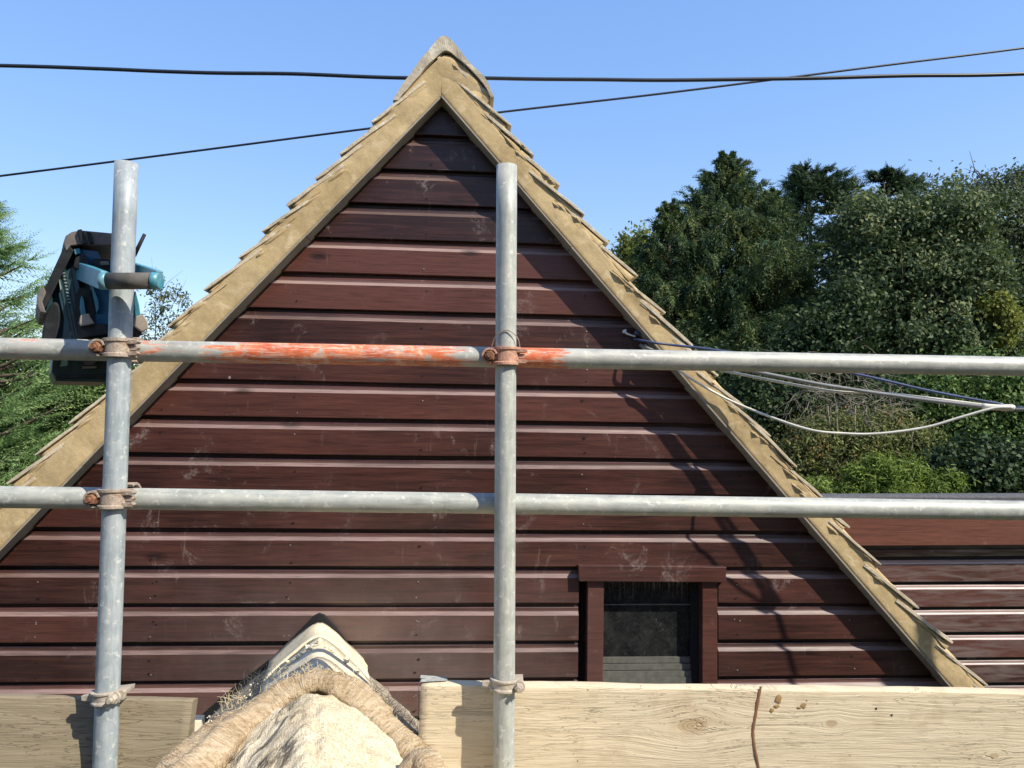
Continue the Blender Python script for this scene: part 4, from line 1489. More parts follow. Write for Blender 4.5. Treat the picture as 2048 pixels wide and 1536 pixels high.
    for (a, b) in ((202, 217), (306, 321)):
        mb = MB(); mb.tube([V(a, 562, yg), V(a + (b - a) * .2, 562, yg), V(b, 562, yg)], [0.015, 0.0192, 0.0192] if a < 250 else [0.0192, 0.0192, 0.017], 24)
        mb.build('grip_end', M['teal'], han)
    mb = MB(); mb.tube([V(268, 512, 1.74), V(289.5, 468, 1.74)], [0.0048, 0.0040], 10)
    mb.build('aerial', M['rubber_dark'], root)


build_radio()

# ------------------------------------------------------------------ cables
def cable(name, pts, r, mat, label, group=None, per=10, wob=0.0, parts=None):
    mb = MB()
    P = catmull(pts, per)
    if wob:
        P = [p + Vector((0, 0, wob * mnoise.noise(Vector((p.x * 1.7, p.y, 0.3))))) for p in P]
    mb.tube(P, r, 10)
    o = mb.build(name, mat)
    tag(o, label, 'cable', group)
    return o


Yk = 4.1
cable('overhead_cable', [at(x, y, Yk) for x, y in ((-900, 96), (-300, 121), (0, 132), (200, 138), (330, 143), (560, 148), (800, 155), (980, 156), (1280, 160), (1580, 157), (1800, 152), (2048, 147), (2600, 128), (3200, 100))],
      0.0105, M['cable_black'], 'thick black overhead cable crossing the sky almost level behind the ridge', 'overhead cables', wob=0.006)
Yt = 4.4
cable('overhead_cable', [at(x, y, Yt) for x, y in ((-700, 440), (0, 352), (360, 306), (730, 258), (1013, 223), (1300, 190), (1540, 160), (1800, 127), (2048, 96), (2700, 10))],
      0.0066, M['cable_black'], 'thin black overhead cable sloping up to the right behind the ridge', 'overhead cables')


def wall_pt(px, py, out):
    w = W(px, py, out)
    return MW @ Vector((w.x, -out, w.y))




def cab(px, py, dg=0.0):
    g = 0.10 + 0.363 * (px - 1345) / 640.0 + dg
    Y = 2.75
    for _ in range(6):
        Y = WD + math.tan(YAW) * (px - 1024) / F * Y - g
    return at(px, py, Y)


J = cab(1985, 815)
J2 = cab(2060, 816)
far = cab(2900, 800)
verge_out = OVER + 0.024
cable('service_cable', [wall_pt(1268, 678, 0.035), wall_pt(1300, 684, verge_out)] + [cab(*q) for q in ((1345, 690), (1400, 696), (1450, 703), (1600, 727), (1730, 752), (1860, 782), (2000, 808))] + [J2, far],
      0.0048, M['cable_blue'], 'dark blue cable leaving the hook on the gable for the right', 'service cables from the gable')
cable('service_cable', [wall_pt(1280, 690, 0.035), wall_pt(1322, 706, verge_out)] + [cab(*q) for q in ((1400, 719), (1470, 735), (1560, 753), (1660, 772), (1830, 797), (1985, 815), (2030, 815))] + [J2 + Vector((0, 0, -0.004)), far],
      0.0066, M['cable_grey'], 'grey cable running straight between the cream ones to their join', 'service cables from the gable')
cable('service_cable', [wall_pt(1284, 694, 0.03), wall_pt(1330, 714, verge_out)] + [cab(*q, -0.012) for q in ((1400, 731), (1455, 743), (1560, 764), (1670, 783), (1760, 786), (1880, 799), (1985, 812), (2030, 814))],
      0.0050, M['cable_white'], 'straight cream cable running down from the verge to the join', 'service cables from the gable')
cable('service_cable', [wall_pt(1290, 690, 0.03), wall_pt(1325, 717, verge_out), wall_pt(1362, 744, verge_out), wall_pt(1420, 780, verge_out), wall_pt(1490, 814, verge_out + .02)] + [cab(*q, 0.01) for q in ((1610, 857), (1690, 867), (1760, 867), (1850, 855), (1920, 835), (1985, 817), (2025, 815))],
      0.0046, M['cable_white'], 'cream cable hanging in a deep loop below the others', 'service cables from the gable')
mb = MB(); mb.tube(catmull([cab(1962, 812), cab(1985, 814), cab(2015, 815), cab(2030, 815)], 5), [0.005] + [0.0105] * 13 + [0.009, 0.006], 10)
tag(mb.build('cable_joint', M['cable_white']), 'cream taped joint where the service cables meet', 'cable joint')

hook = empty('cable_hook', MW)
tag(hook, 'small white hook on the shaded boards under the right verge', 'cable hook')
mb = MB()
pth = [W(x, y, 0.02) for x, y in ((1249, 663), (1254, 667), (1262, 670), (1268, 672), (1271, 672))]
mb.tube([(q.x, -0.018, q.y) for q in pth], [0.0035, 0.0042, 0.0028, 0.0034, 0.0030], 8)
q0 = W(1249, 662, .02); mb.prism([(q0.x - .005, q0.y - .006), (q0.x + .007, q0.y - .007), (q0.x + .006, q0.y + .007), (q0.x - .003, q0.y + .005)], -0.022, 0.0)
mb.build('hook', mat_plain('white_plastic', (0.75, 0.76, 0.80), 0.4, var=0.05), hook)
mb = MB()
q1 = W(1276, 667, .02)
mb.tube([(q1.x - 0.012, -0.016, q1.y + 0.008), (q1.x, -0.018, q1.y + 0.003), (q1.x + 0.012, -0.02, q1.y - 0.006)], [0.009, 0.010, 0.006], 10)
mb.build('insulator', M['cable_blue'], hook)

# ------------------------------------------------------------------ low roof running out from the gable under sacking
AP = W(636, 1243, 0.0)
ap_w = MW @ Vector((AP.x, 0, AP.y))
hdir = Vector((-ap_w.x, -ap_w.y, 0)).normalized()       # ridge runs out towards the scaffold
ex = Vector((-hdir.y, hdir.x, 0))
if ex.x < 0: ex = -ex
h3 = Vector((hdir.x, hdir.y, 0.105)).normalized()         # it climbs slightly towards the scaffold
zv = ex.cross(-h3).normalized()
if zv.z < 0: zv = -zv
MR = Matrix(((ex.x, -h3.x, zv.x, ap_w.x), (ex.y, -h3.y, zv.y, ap_w.y), (ex.z, -h3.z, zv.z, ap_w.z), (0, 0, 0, 1)))
MRi = MR.inverted()
low = empty('low_roof', MR)
tag(low, 'low tiled roof with a pale ridge running out from the boarded gable under sacking', 'roof')


def LR(px, py, Y):
    return MRi @ at(px, py, Y)


def build_low_roof():
    SL, SR = 0.80, 0.98            # slopes: fall per metre sideways
    # ridge tiles: rounded angle, from the wall outward (local -y is towards the camera)
    mb = MB(); mb.cur_s = True
    y = 0.0
    for k in range(3):
        L_ = 0.325
        rings = []
        for f in (0, 0.25, 0.5, 0.75, 0.97, 1.0):
            rg = []
            for i in range(21):
                a = -1 + 2 * i / 20
                x = a * 0.165
                drop = (math.sqrt(x * x + 0.0012) - 0.0346) * (SL * 1.12 if x < 0 else SR * 1.05)
                e = fbm(x * 14, (y - f * L_) * 14, k, 4) * 0.0065
                z = -drop + e - 0.004 * (k % 2)
                rg.append(Vector((x + fbm(z * 9, f * 3, 8.0, 3) * 0.006, y - f * L_, z)))
            rings.append(rg)
        top = [[mb.vert(q) for q in rg] for rg in rings]
        bot = [[mb.vert(q - Vector((0, 0, 0.022))) for q in rg] for rg in rings]
        for A_, s in ((top, 1), (bot, -1)):
            for a, b in zip(A_[:-1], A_[1:]):
                for i in range(20): mb.face((a[i], a[i + 1], b[i + 1], b[i]))
        for i in range(20):
            mb.face((top[-1][i], top[-1][i + 1], bot[-1][i + 1], bot[-1][i])); mb.face((top[0][i], top[0][i + 1], bot[0][i + 1], bot[0][i]))
        for a, b in zip(range(5), range(1, 6)):
            mb.face((top[a][0], top[b][0], bot[b][0], bot[a][0])); mb.face((top[a][-1], top[b][-1], bot[b][-1], bot[a][-1]))
        y -= L_
    mb.build('ridge', M['low_ridge'], low)
    # lumps of broken mortar at the end of the first ridge tile
    mb = MB(); mb.cur_s = True
    for k in range(26):
        x = random.gauss(0.0, 0.055); yy = -0.40 - random.uniform(0.0, 0.10)
        drop = (math.sqrt(x * x + 0.0012) - 0.0346) * (SL * 1.1 if x < 0 else SR)
        r = random.uniform(0.003, 0.010)
        c = Vector((x, yy, -drop + 0.003))
        n, m = 7, 5
        gr = []
        for i in range(n):
            th = math.pi * i / (n - 1)
            gr.append([mb.vert(c + Vector((math.sin(th) * math.cos(p_), math.sin(th) * math.sin(p_), math.cos(th) * 0.7)) * r * (1 + 0.45 * mnoise.noise(Vector((k, i * .9, j * 1.3))))) for j, p_ in enumerate(2 * math.pi * q / m for q in range(m))])
        for i in range(n - 1):
            for j in range(m): mb.face((gr[i][j], gr[i][(j + 1) % m], gr[i + 1][(j + 1) % m], gr[i + 1][j]))
    mb.build('mortar_rubble', M['low_ridge'], low)
    # tiled slopes
    mb = MB()
    for side, S in ((-1, SL), (1, SR)):
        dv = Vector((side, 0, -S)).normalized(); nv = Vector((side * S, 0, 1)).normalized()
        ncr = 11
        for c in range(ncr):
            s0 = 0.10 + c * 0.10
            for j in range(6):
                w = 0.165
                y1 = -0.008 - j * w; y0 = y1 - w + 0.003
                a = random.gauss(0, 0.002)
                base = dv * (s0 + random.uniform(-.004, .004)) - nv * 0.033
                tail = base + dv * 0.165 + nv * 0.012
                mb.cur_a = random.random()
                p = [base, tail, tail + nv * 0.013, base + nv * 0.013]
                mb.hexa([(q.x, y0, q.z + a) for q in p] + [(q.x, y1, q.z + a) for q in p])
    mb.build('slope_tiles', M['tile'], low)
    # black upstand against the boards, following the roof line
    mb = MB()
    prof = [(395, 1437), (470, 1372), (540, 1319), (600, 1260), (626, 1233), (637, 1228), (648, 1232), (672, 1258), (705, 1302), (760, 1388), (800, 1428), (838, 1462)]
    o = [W(x, y, .02) for x, y in prof]
    inn = [W(x, y + (16 if 560 < x < 700 else 18), .02) for x, y in prof]
    oo = [MRi @ (MW @ Vector((q.x, 0.0, q.y))) for q in o]; o2 = [MRi @ (MW @ Vector((q.x, -0.022, q.y))) for q in o]
    ii = [MRi @ (MW @ Vector((q.x, -0.022, q.y))) for q in inn]
    a, b, c = [[mb.vert(q) for q in l] for l in (oo, o2, ii)]
    for k in range(len(o) - 1):
        mb.face((a[k], a[k + 1], b[k + 1], b[k])); mb.face((b[k], b[k + 1], c[k + 1], c[k]))
    mb.build('upstand', M['black_felt'], low)
    # lead soaker lapped over the left slope
    mb = MB()
    ld = [(526, 1346), (548, 1352), (545, 1372), (505, 1400), (448, 1440), (425, 1462), (400, 1462), (440, 1418), (480, 1386)]
    q = [MRi @ (MW @ Vector((W(x, y, .05).x, -0.05, W(x, y, .05).y))) for x, y in ld]
    f = [mb.vert(v + Vector((0, 0, 0.002))) for v in q]; g_ = [mb.vert(v + Vector((0.004, 0.045, 0.010))) for v in q]
    mb.face(f); mb.face(g_[::-1])
    for k in range(len(q)): mb.face((f[k], f[(k + 1) % len(q)], g_[(k + 1) % len(q)], g_[k]))
    mb.build('lead_soaker', M['lead'], low)
    # bedding rubble and moss along the foot of the lead
    mb = MB(); mb.cur_s = True
    for k in range(170):
        left = random.random() < 0.72
        t = random.random()
        if left: px, py, Yq = 545 - 150 * t + random.gauss(0, 5), 1352 + 108 * t + random.gauss(4, 8), 2.52 - 0.35 * t
        else: px, py, Yq = 740 + 85 * t + random.gauss(0, 5), 1392 + 85 * t + random.gauss(6, 7), 2.5 - 0.3 * t
        c = LR(px, py, Yq)
        r = random.uniform(0.0015, 0.0045)
        m = 5
        gr = []
        for i in range(5):
            th = math.pi * i / 4
            gr.append([mb.vert(c + Vector((math.sin(th) * math.cos(p_), math.sin(th) * math.sin(p_), math.cos(th) * 0.8)) * r * (1 + 0.5 * mnoise.noise(Vector((k * 1.1, i * .9, j * 1.3))))) for j, p_ in enumerate(2 * math.pi * q / m for q in range(m))])
        for i in range(4):
            for j in range(m): mb.face((gr[i][j], gr[i][(j + 1) % m], gr[i + 1][(j + 1) % m], gr[i + 1][j]))
    mb.build('bedding', M['low_ridge'], low)
    # supporting walls under the low roof
    mb = MB()
    mb.box(-0.85, 0.85, -1.45, -0.03, -ap_w.z + 0.2, -0.95)
    mb.build('porch_wall', M['clad2'], low)
    # pale end tile showing past the grey board
    mb = MB()
    q = [LR(x, y, 2.05) for x, y in ((384, 1440), (403, 1441), (404, 1463), (398, 1492), (383, 1500))]
    mb.prism([(v.x, v.z) for v in q], q[0].y - 0.02, q[0].y + 0.05)
    mb.build('end_tile', M['low_ridge'], low)


build_low_roof()


def build_sacking():
    root = empty('hessian_sacking', MR)
    tag(root, 'frayed hessian sacking folded over the low ridge between the toe boards', 'sacking')
    # main cloth: laid over the ridge from the roll towards the camera
    mb = MB(); mb.cur_s = True
    ny, nx = 110, 150
    yb_, yf = -0.985, -1.75
    g_ = []
    for i in range(ny + 1):
        t = i / ny
        y = yb_ + (yf - yb_) * t
        row = []
        for j in range(nx + 1):
            a = -1 + 2 * j / nx
            x = a * 0.50
            peak = -0.024 - 0.15 * t ** 1.2 + (0.028 * math.sin(min(1, t * 6) * math.pi / 2))
            bend = math.sqrt((x + 0.012) ** 2 + 0.0035) - 0.0592
            S = 0.80 if x < 0 else 0.78
            z = peak - bend * S
            # bunched shoulder on the right near the front
            z += 0.085 * math.exp(-((x - 0.26) / 0.09) ** 2) * min(1, max(0, (t - 0.25) / 0.35))
            z += 0.030 * math.exp(-((x + 0.26) / 0.08) ** 2) * min(1, max(0, (t - 0.2) / 0.5))
            # folds: diagonal on the left flank, soft ones on the right
            wl = 1 / (1 + math.exp((x - 0.02) * 40))
            dg = x * 0.80 - y * 0.60; dl = x * 0.6 + y * 0.8
            cr = mnoise.noise(Vector((dg * 15, dl * 4.0, 1.3)))
            cr2 = mnoise.noise(Vector((dg * 42, dl * 11.0, 4.3)))
            z += wl * (0.013 * (1 - abs(cr) * 2.2) * (0.6 + 0.4 * t) + 0.006 * cr2)
            z += (1 - wl) * 0.013 * fbm(x * 9, y * 9, 2.0, 4)
            z += 0.0075 * fbm(x * 20, y * 20, 6.0, 5) + 0.0022 * fbm(x * 75, y * 75, 3.0, 3)
            ph = math.atan2(x + 0.012, -(y - yb_) + 0.10)
            z += 0.013 * min(1, t * 2.2) * (1 - abs(math.sin(ph * 5.5 + 1.2 * mnoise.noise(Vector((x * 3, y * 3, 9.0)))))) * (1 if abs(x) > 0.02 else abs(x) / 0.02)
            if t < 0.06: z -= 0.05 * (1 - t / 0.06) ** 2
            row.append(mb.vert((x, y + 0.02 * mnoise.noise(Vector((x * 8, 3, 1))) * (1 - t), z)))
        g_.append(row)
    for i in range(ny):
        for j in range(nx):
            mb.face((g_[i][j], g_[i][j + 1], g_[i + 1][j + 1], g_[i + 1][j]))
    o = mb.build('cloth', M['hess_cloth'], root)
    md = o.modifiers.new('thick', 'SOLIDIFY'); md.thickness = 0.004; md.offset = -1
    # rolled edge arching over the ridge behind the cloth
    def roll(name, pts, rad, sd, seg=40):
        mb = MB(); mb.cur_s = True
        P = catmull([LR(*p) for p in pts], 26)
        n = len(P)
        rings = []
        arc = 0.0
        for i in range(n):
            t = (P[min(i + 1, n - 1)] - P[max(i - 1, 0)]).normalized()
            up = Vector((0, -0.3, 1)); nn = (up - t * up.dot(t)).normalized(); bn = t.cross(nn)
            f = i / (n - 1)
            if i: arc += (P[i] - P[i - 1]).length
            mb.cur_a = arc
            rr = np.interp(f, np.linspace(0, 1, len(rad)), rad)
            rg = []
            for k in range(seg):
                a = 2 * math.pi * k / seg
                # loose layers: the radius grows round the roll and drops at the lapped edge
                lap = ((a + 0.9 + 0.5 * mnoise.noise(Vector((arc * 6, sd, 2.0)))) % (2 * math.pi)) / (2 * math.pi)
                e = 0.86 + 0.22 * lap + 0.20 * mnoise.noise(Vector((arc * 9, math.cos(a) * 1.3 + sd, math.sin(a) * 1.3)))
                e += 0.075 * mnoise.noise(Vector((arc * 55 + math.sin(a * 2) * 0.8, a * 0.8, sd))) + 0.03 * mnoise.noise(Vector((arc * 160, a * 3, sd)))
                for q, (a0, wd) in enumerate(((2.2, .22), (3.4, .30), (4.6, .25), (5.6, .2))):
                    ac = a0 + 0.55 * mnoise.noise(Vector((arc * 5 + q * 7, sd, 4.0 + q)))
                    da = (a - ac + math.pi) % (2 * math.pi) - math.pi
                    e -= 0.16 * math.exp(-(da / wd) ** 2) * (0.4 + 0.9 * abs(mnoise.noise(Vector((arc * 8, q * 3.0, sd)))))
                e += 0.10 * mnoise.noise(Vector((arc * 22, a * 1.1, sd + 5)))
                rg.append(mb.vert(P[i] + (nn * math.cos(a) * 0.82 + bn * math.sin(a) * 1.08) * rr * e))
            rings.append(rg)
        for a, b in zip(rings[:-1], rings[1:]):
            for k in range(seg): mb.face((a[k], a[(k + 1) % seg], b[(k + 1) % seg], b[k]))
        mb.face(rings[0][::-1]); mb.face(rings[-1])
        return mb.build(name, M['hess_roll'], root), P
    _, P1 = roll('rolled_edge', [(330, 1590, 1.50), (395, 1527, 1.56), (455, 1472, 1.66), (520, 1424, 1.74), (580, 1382, 1.79), (640, 1362, 1.81), (695, 1382, 1.80), (745, 1424, 1.78), (795, 1474, 1.75), (842, 1514, 1.70)],
         [0.058, 0.052, 0.045, 0.040, 0.034, 0.029, 0.033, 0.038, 0.036, 0.028], 1.0)
    _, P2 = roll('rolled_edge', [(775, 1580, 1.56), (812, 1540, 1.55), (842, 1520, 1.55), (862, 1534, 1.53), (872, 1600, 1.50)], [0.020, 0.024, 0.026, 0.024, 0.02], 5.0)
    # frayed threads
    mb = MB()
    def thread(p, d, L_, r=0.00055):
        pts = [p]
        q = Vector(p); v = Vector(d).normalized()
        for k in range(4):
            v = (v + Vector((random.gauss(0, .45), random.gauss(0, .3), random.gauss(0, .45)))).normalized()
            q = q + v * L_ / 4; pts.append(q.copy())
        mb.tube(pts, [r, r, r * .9, r * .8, r * .6], 4, cap=False)
    for k in range(420):
        i = random.randrange(len(P1)); f = i / len(P1)
        if f < 0.08: continue
        p = P1[i] + Vector((random.gauss(0, .012), random.uniform(-.005, .03), 0.026 + random.uniform(-.02, .006)))
        thread(p, (random.gauss(0, .6), 0.35, random.uniform(0.15, 1)), random.uniform(.008, .028))
    for k in range(240):
        t = random.random()
        p = LR(735 + 100 * t + random.gauss(0, 4), 1385 + 100 * t + random.gauss(0, 6), 1.95 - 0.15 * t)
        thread(p, (0.6, 0, 0.8 if random.random() < .6 else -0.3), random.uniform(.015, .05), 0.0006)
    for k in range(120):
        t = random.random()
        p = LR(560 - 120 * t + random.gauss(0, 8), 1340 + 85 * t + random.gauss(0, 8), 2.2)
        thread(p, (-0.3, 0, 0.9), random.uniform(.012, .045), 0.0006)
    lp = [LR(x, y, 2.05) for x, y in ((752, 1372), (765, 1382), (774, 1374), (778, 1383), (776, 1392), (770, 1398), (764, 1390), (758, 1396))]
    mb.tube(catmull(lp, 6), 0.0012, 5)
    mb.build('frayed_threads', M['straw'], root)['kind'] = 'stuff'


build_sacking()


# ------------------------------------------------------------------ trees and shrubs
def leaf_mesh(name, pos, ax, nr, L, Wd, var, mat, parent=None):
    n = len(pos)
    ax = ax / (np.linalg.norm(ax, axis=1, keepdims=True) + 1e-9)
    nr = nr - ax * np.sum(nr * ax, axis=1, keepdims=True)
    nr = nr / (np.linalg.norm(nr, axis=1, keepdims=True) + 1e-9)
    bn = np.cross(nr, ax)
    L = np.broadcast_to(np.asarray(L, float), (n,))[:, None]; Wd = np.broadcast_to(np.asarray(Wd, float), (n,))[:, None]
    v = np.empty((n, 4, 3), np.float32)
    v[:, 0] = pos - ax * L * 0.5
    v[:, 1] = pos + bn * Wd * 0.5 + nr * Wd * 0.14
    v[:, 2] = pos + ax * L * 0.5 - nr * L * 0.12
    v[:, 3] = pos - bn * Wd * 0.5 + nr * Wd * 0.14
    me = bpy.data.meshes.new(name)
    me.vertices.add(n * 4); me.vertices.foreach_set('co', v.reshape(-1))
    me.loops.add(n * 4); me.loops.foreach_set('vertex_index', np.arange(n * 4, dtype=np.int32))
    me.polygons.add(n); me.polygons.foreach_set('loop_start', np.arange(0, n * 4, 4, dtype=np.int32))
    a = me.attributes.new('v', 'FLOAT', 'POINT')
    a.data.foreach_set('value', np.repeat(np.clip(var, 0, 1), 4).astype(np.float32))
    me.materials.append(mat)
    me.update(calc_edges=True)
    o = bpy.data.objects.new(name, me); COL.objects.link(o)
    if parent is not None: o.parent = parent
    return o


def unit(n):
    a = rng.normal(size=(n, 3))
    return a / np.linalg.norm(a, axis=1, keepdims=True)


def crown_leaves(blobs, nclump, nleaf, rc, L, Wd, up=0.35, shell=0.55):
    """blobs: (centre, radii); leaf clumps spread through each ellipsoid, thicker towards its surface"""
    P, N, A, V = [], [], [], []
    vol = np.array([b[1][0] * b[1][2] + 0.02 for b in blobs]); vol /= vol.sum()
    for (c, r), w in zip(blobs, vol):
        k = max(4, int(nclump * w))
        d = unit(k)
        rad = shell + (1.03 - shell) * rng.random(k) ** 0.6
        rad *= 1 + 0.16 * rng.normal(size=k) * (rng.random(k) < 0.35)
        cc = np.array(c) + d * np.array(r) * rad[:, None]
        cv = rng.normal(0.5, 0.17, k)
        cr = rc * rng.uniform(0.55, 1.35, k)
        m = rng.integers(int(nleaf * .5), int(nleaf * 1.5), k)
        idx = np.repeat(np.arange(k), m)
        n = len(idx)
        off = rng.normal(size=(n, 3)) * 0.55 * cr[idx][:, None]
        P.append(cc[idx] + off)
        out = d[idx] * 0.75 + off / (cr[idx][:, None] + 1e-6) * 0.35 + np.array([0, 0, up]) + rng.normal(size=(n, 3)) * 0.55
        N.append(out)
        A.append(rng.normal(size=(n, 3)) + np.array([0, 0, -0.35]) + d[idx] * 0.3)
        V.append(cv[idx] + rng.normal(0, 0.16, n))
    P, N, A, V = map(np.concatenate, (P, N, A, V))
    n = len(P)
    return P, A, N, L * rng.uniform(0.65, 1.3, n), Wd * rng.uniform(0.65, 1.3, n), V


def blobs_px(spec, Y, dy=0.9):
    out = []
    for s in spec:
        px, py, rx, rz = s[:4]
        yy = Y + (s[4] if len(s) > 4 else 0)
        c = at(px, py, yy)
        k = yy / F
        out.append(((c.x, c.y, c.z), (rx * k, max(rx, rz) * k * dy, rz * k)))
    return out


def limbs(root, base, tips, r0, mat=None, name='trunk', sub=0):
    mb = MB()
    base = Vector(base)
    cz = sum(t[2] for t in tips) / len(tips)
    cen = Vector((sum(t[0] for t in tips) / len(tips), sum(t[1] for t in tips) / len(tips), 0))
    fork = Vector((base.x * .5 + cen.x * .5, base.y * .5 + cen.y * .5, cz * 0.55))
    mb.tube(catmull([base, base.lerp(fork, .5) + Vector((random.gauss(0, .06), random.gauss(0, .06), 0)), fork], 5), [r0 * (1 - .05 * k) for k in range(11)], 8)
    for t in tips:
        t = Vector(t)
        mid = fork.lerp(t, .5) + Vector((random.gauss(0, .2), random.gauss(0, .2), random.gauss(.1, .15)))
        P = catmull([fork, mid, t], 5)
        mb.tube(P, [r0 * .5 * (1 - .085 * k) for k in range(len(P))], 6)
        for q in range(sub):
            s = P[random.randrange(3, len(P))]
            e = s + Vector((random.gauss(0, .5), random.gauss(-.2, .5), random.gauss(.1, .45)))
            mb.tube([s, s.lerp(e, .5) + Vector((random.gauss(0, .06), 0, random.gauss(0, .06))), e], [r0 * .13, r0 * .09, r0 * .03], 5)
    return mb.build(name, mat or M['bark'], root)


def broadleaf(name, label, cat, spec, Y, mat, nclump, nleaf, rc, L, Wd, group=None, r0=0.1, up=0.35, shell=0.55, sub=0, dy=0.9, bark=None):
    bl_ = blobs_px(spec, Y, dy)
    cx = sum(b[0][0] for b in bl_) / len(bl_); cy = sum(b[0][1] for b in bl_) / len(bl_)
    root = empty(name, Matrix.Translation((cx, cy, 0)))
    tag(root, label, cat, group)
    o = Vector((cx, cy, 0))
    bl_ = [((c[0] - cx, c[1] - cy, c[2]), r) for c, r in bl_]
    P, A, N, l, w, V = crown_leaves(bl_, nclump, nleaf, rc, L, Wd, up, shell)
    keep = P[:, 2] > 0.02
    leaf_mesh('crown', P[keep], A[keep], N[keep], l[keep], w[keep], V[keep], mat, root)
    limbs(root, (0, 0, 0), [b[0] for b in bl_], r0, bark, sub=sub)
    return root


def conifer(name, label, apex_px, Y, widths, mat, nbr, style, group=None, seed=0, needle=(0.10, 0.022), lean=0.0, zmin=0.5, droop=0.5, spr=15, nn=13, cat='tree', off=0.0, wind=0.0):
    """widths: list of (photo row, half width px) giving the outline of the crown"""
    ap = at(apex_px[0], apex_px[1], Y)
    root = empty(name, Matrix.Translation((ap.x, ap.y, 0)))
    tag(root, label, cat, group)
    H = ap.z
    k = Y / F
    zs = np.array([at(apex_px[0], w[0], Y).z for w in widths]); rs = np.array([w[1] * k for w in widths])
    od = np.argsort(zs); zs, rs = zs[od], rs[od]
    P, A, N, V, Ls = [], [], [], [], []
    tw = MB()
    for b in range(nbr):
        # more branches where the crown is wide
        while True:
            z = rng.uniform(max(zmin, zs[0]), H * 0.995)
            r = float(np.interp(z, zs, rs))
            if rng.random() < 0.5 + 0.5 * r / rs.max(): break
        phi = rng.uniform(0, 2 * math.pi)
        r *= rng.uniform(0.62, 1.22)
        topness = max(0.0, 1 - (H - z) / (0.16 * H))
        if style == 'yew':
            rise = rng.uniform(-0.12, 0.42) + 0.9 * topness
        elif style == 'cypress':
            rise = rng.uniform(0.2, 1.3)
        else:
            rise = rng.uniform(0.1, 0.6)
        d = np.array([math.cos(phi), math.sin(phi), 0.0])
        m = 9
        t = np.linspace(0.12, 1, m)
        base = np.array([0, 0, z - r * rise * 0.9])
        pts = base + d * (r * t)[:, None] + np.array([0, 0, 1.0]) * (r * rise * t + (-0.16 * r * t ** 3 if style == 'yew' else r * rise * (0.55 * t - 1.05 * t ** 3) if style == 'cypress' else 0.10 * r * t ** 2))[:, None]
        pts[:, 0] += wind * r * t ** 2
        pts += np.cumsum(rng.normal(size=(m, 3)) * 0.02 * r, axis=0)
        if b % 2 == 0:
            tw.tube([Vector(q) for q in pts[:7:2]], [0.028, 0.02, 0.014, 0.007], 5, cap=False)
        cv = rng.normal(0.5, 0.16)
        side = np.cross(d, [0, 0, 1.0])
        for s in range(spr):
            f = rng.uniform(0.12, 1.03) ** (0.8 if style == 'frond' else 1.0)
            i = min(m - 2, int(f * (m - 1))); g = min(1.0, f * (m - 1) - i)
            o = pts[i] * (1 - g) + pts[i + 1] * g
            sl = (0.24 + 0.34 * rng.random()) * (0.45 + 0.55 * min(1.5, r))
            if style != 'frond': sl *= 0.80
            if style == 'cypress':
                sl = (0.24 * (1.12 - f) + 0.07) * rng.uniform(.6, 1.2)
            if style == 'yew':
                dr = side * rng.choice([-1, 1]) * rng.uniform(0.1, 0.8) + d * rng.uniform(0.1, 0.7) + np.array([0, 0, -droop * rng.uniform(0.3, 1.6)])
            elif style == 'cypress':
                tg_ = pts[i + 1] - pts[i]; tg_ = tg_ / (np.linalg.norm(tg_) + 1e-9)
                dr = tg_ * rng.uniform(0.8, 1.3) + side * rng.uniform(-0.7, 0.7) + np.array([0, 0, rng.uniform(-0.6, 0.45)])
            else:
                dr = d * rng.uniform(0.4, 1.0) + side * rng.uniform(-0.8, 0.8) + np.array([0, 0, rng.uniform(-0.2, 0.5)])
            if f > 0.94 and style != 'cypress':
                dr = d * 1.0 + side * rng.uniform(-.35, .35) + np.array([wind, 0, rng.uniform(0.1, 0.9)]); sl *= 0.8
            dr /= np.linalg.norm(dr)
            u_ = np.linspace(0.0, 1.0, nn)
            q = o + dr * (sl * u_)[:, None]
            q[:, 2] += (-0.30 if style == 'yew' else 0.18 if style == 'cypress' else 0.02) * sl * u_ ** 2
            nrm = np.cross(dr, rng.normal(size=3)); nrm /= np.linalg.norm(nrm) + 1e-9
            flat = np.cross(dr, nrm)
            sgn = np.where(np.arange(nn) % 2 == 0, 1.0, -1.0)[:, None]
            ax = dr * rng.uniform(.55, .9) + flat * sgn * rng.uniform(0.35, 0.8) + rng.normal(size=(nn, 3)) * 0.18
            Lq = needle[0] * (1.25 - 0.75 * u_) * rng.uniform(.8, 1.2)
            P.append(q + ax / np.linalg.norm(ax, axis=1, keepdims=True) * (Lq * 0.4)[:, None])
            A.append(ax); N.append(np.tile(nrm * 0.7 + np.array([0, -0.2, 0.5]), (nn, 1)) + rng.normal(size=(nn, 3)) * .3)
            Ls.append(Lq); V.append(np.full(nn, cv + rng.normal(0, .12)) + 0.14 * u_ + rng.normal(0, .06, nn))
    P, A, N, V, Ls = map(np.concatenate, (P, A, N, V, Ls))
    keep = P[:, 2] > 0.05
    leaf_mesh('crown', P[keep], A[keep], N[keep], Ls[keep], Ls[keep] * needle[1] / needle[0], V[keep], mat, root)
    tw.tube([(0, 0, 0), (0.02, 0, H * .35), (0.0, 0, H * .7), (0, 0, H * 0.97)], [0.22 * Y / 18, .17 * Y / 18, .08, .01], 8)
    tw.build('trunk', M['bark'], root)
    return root


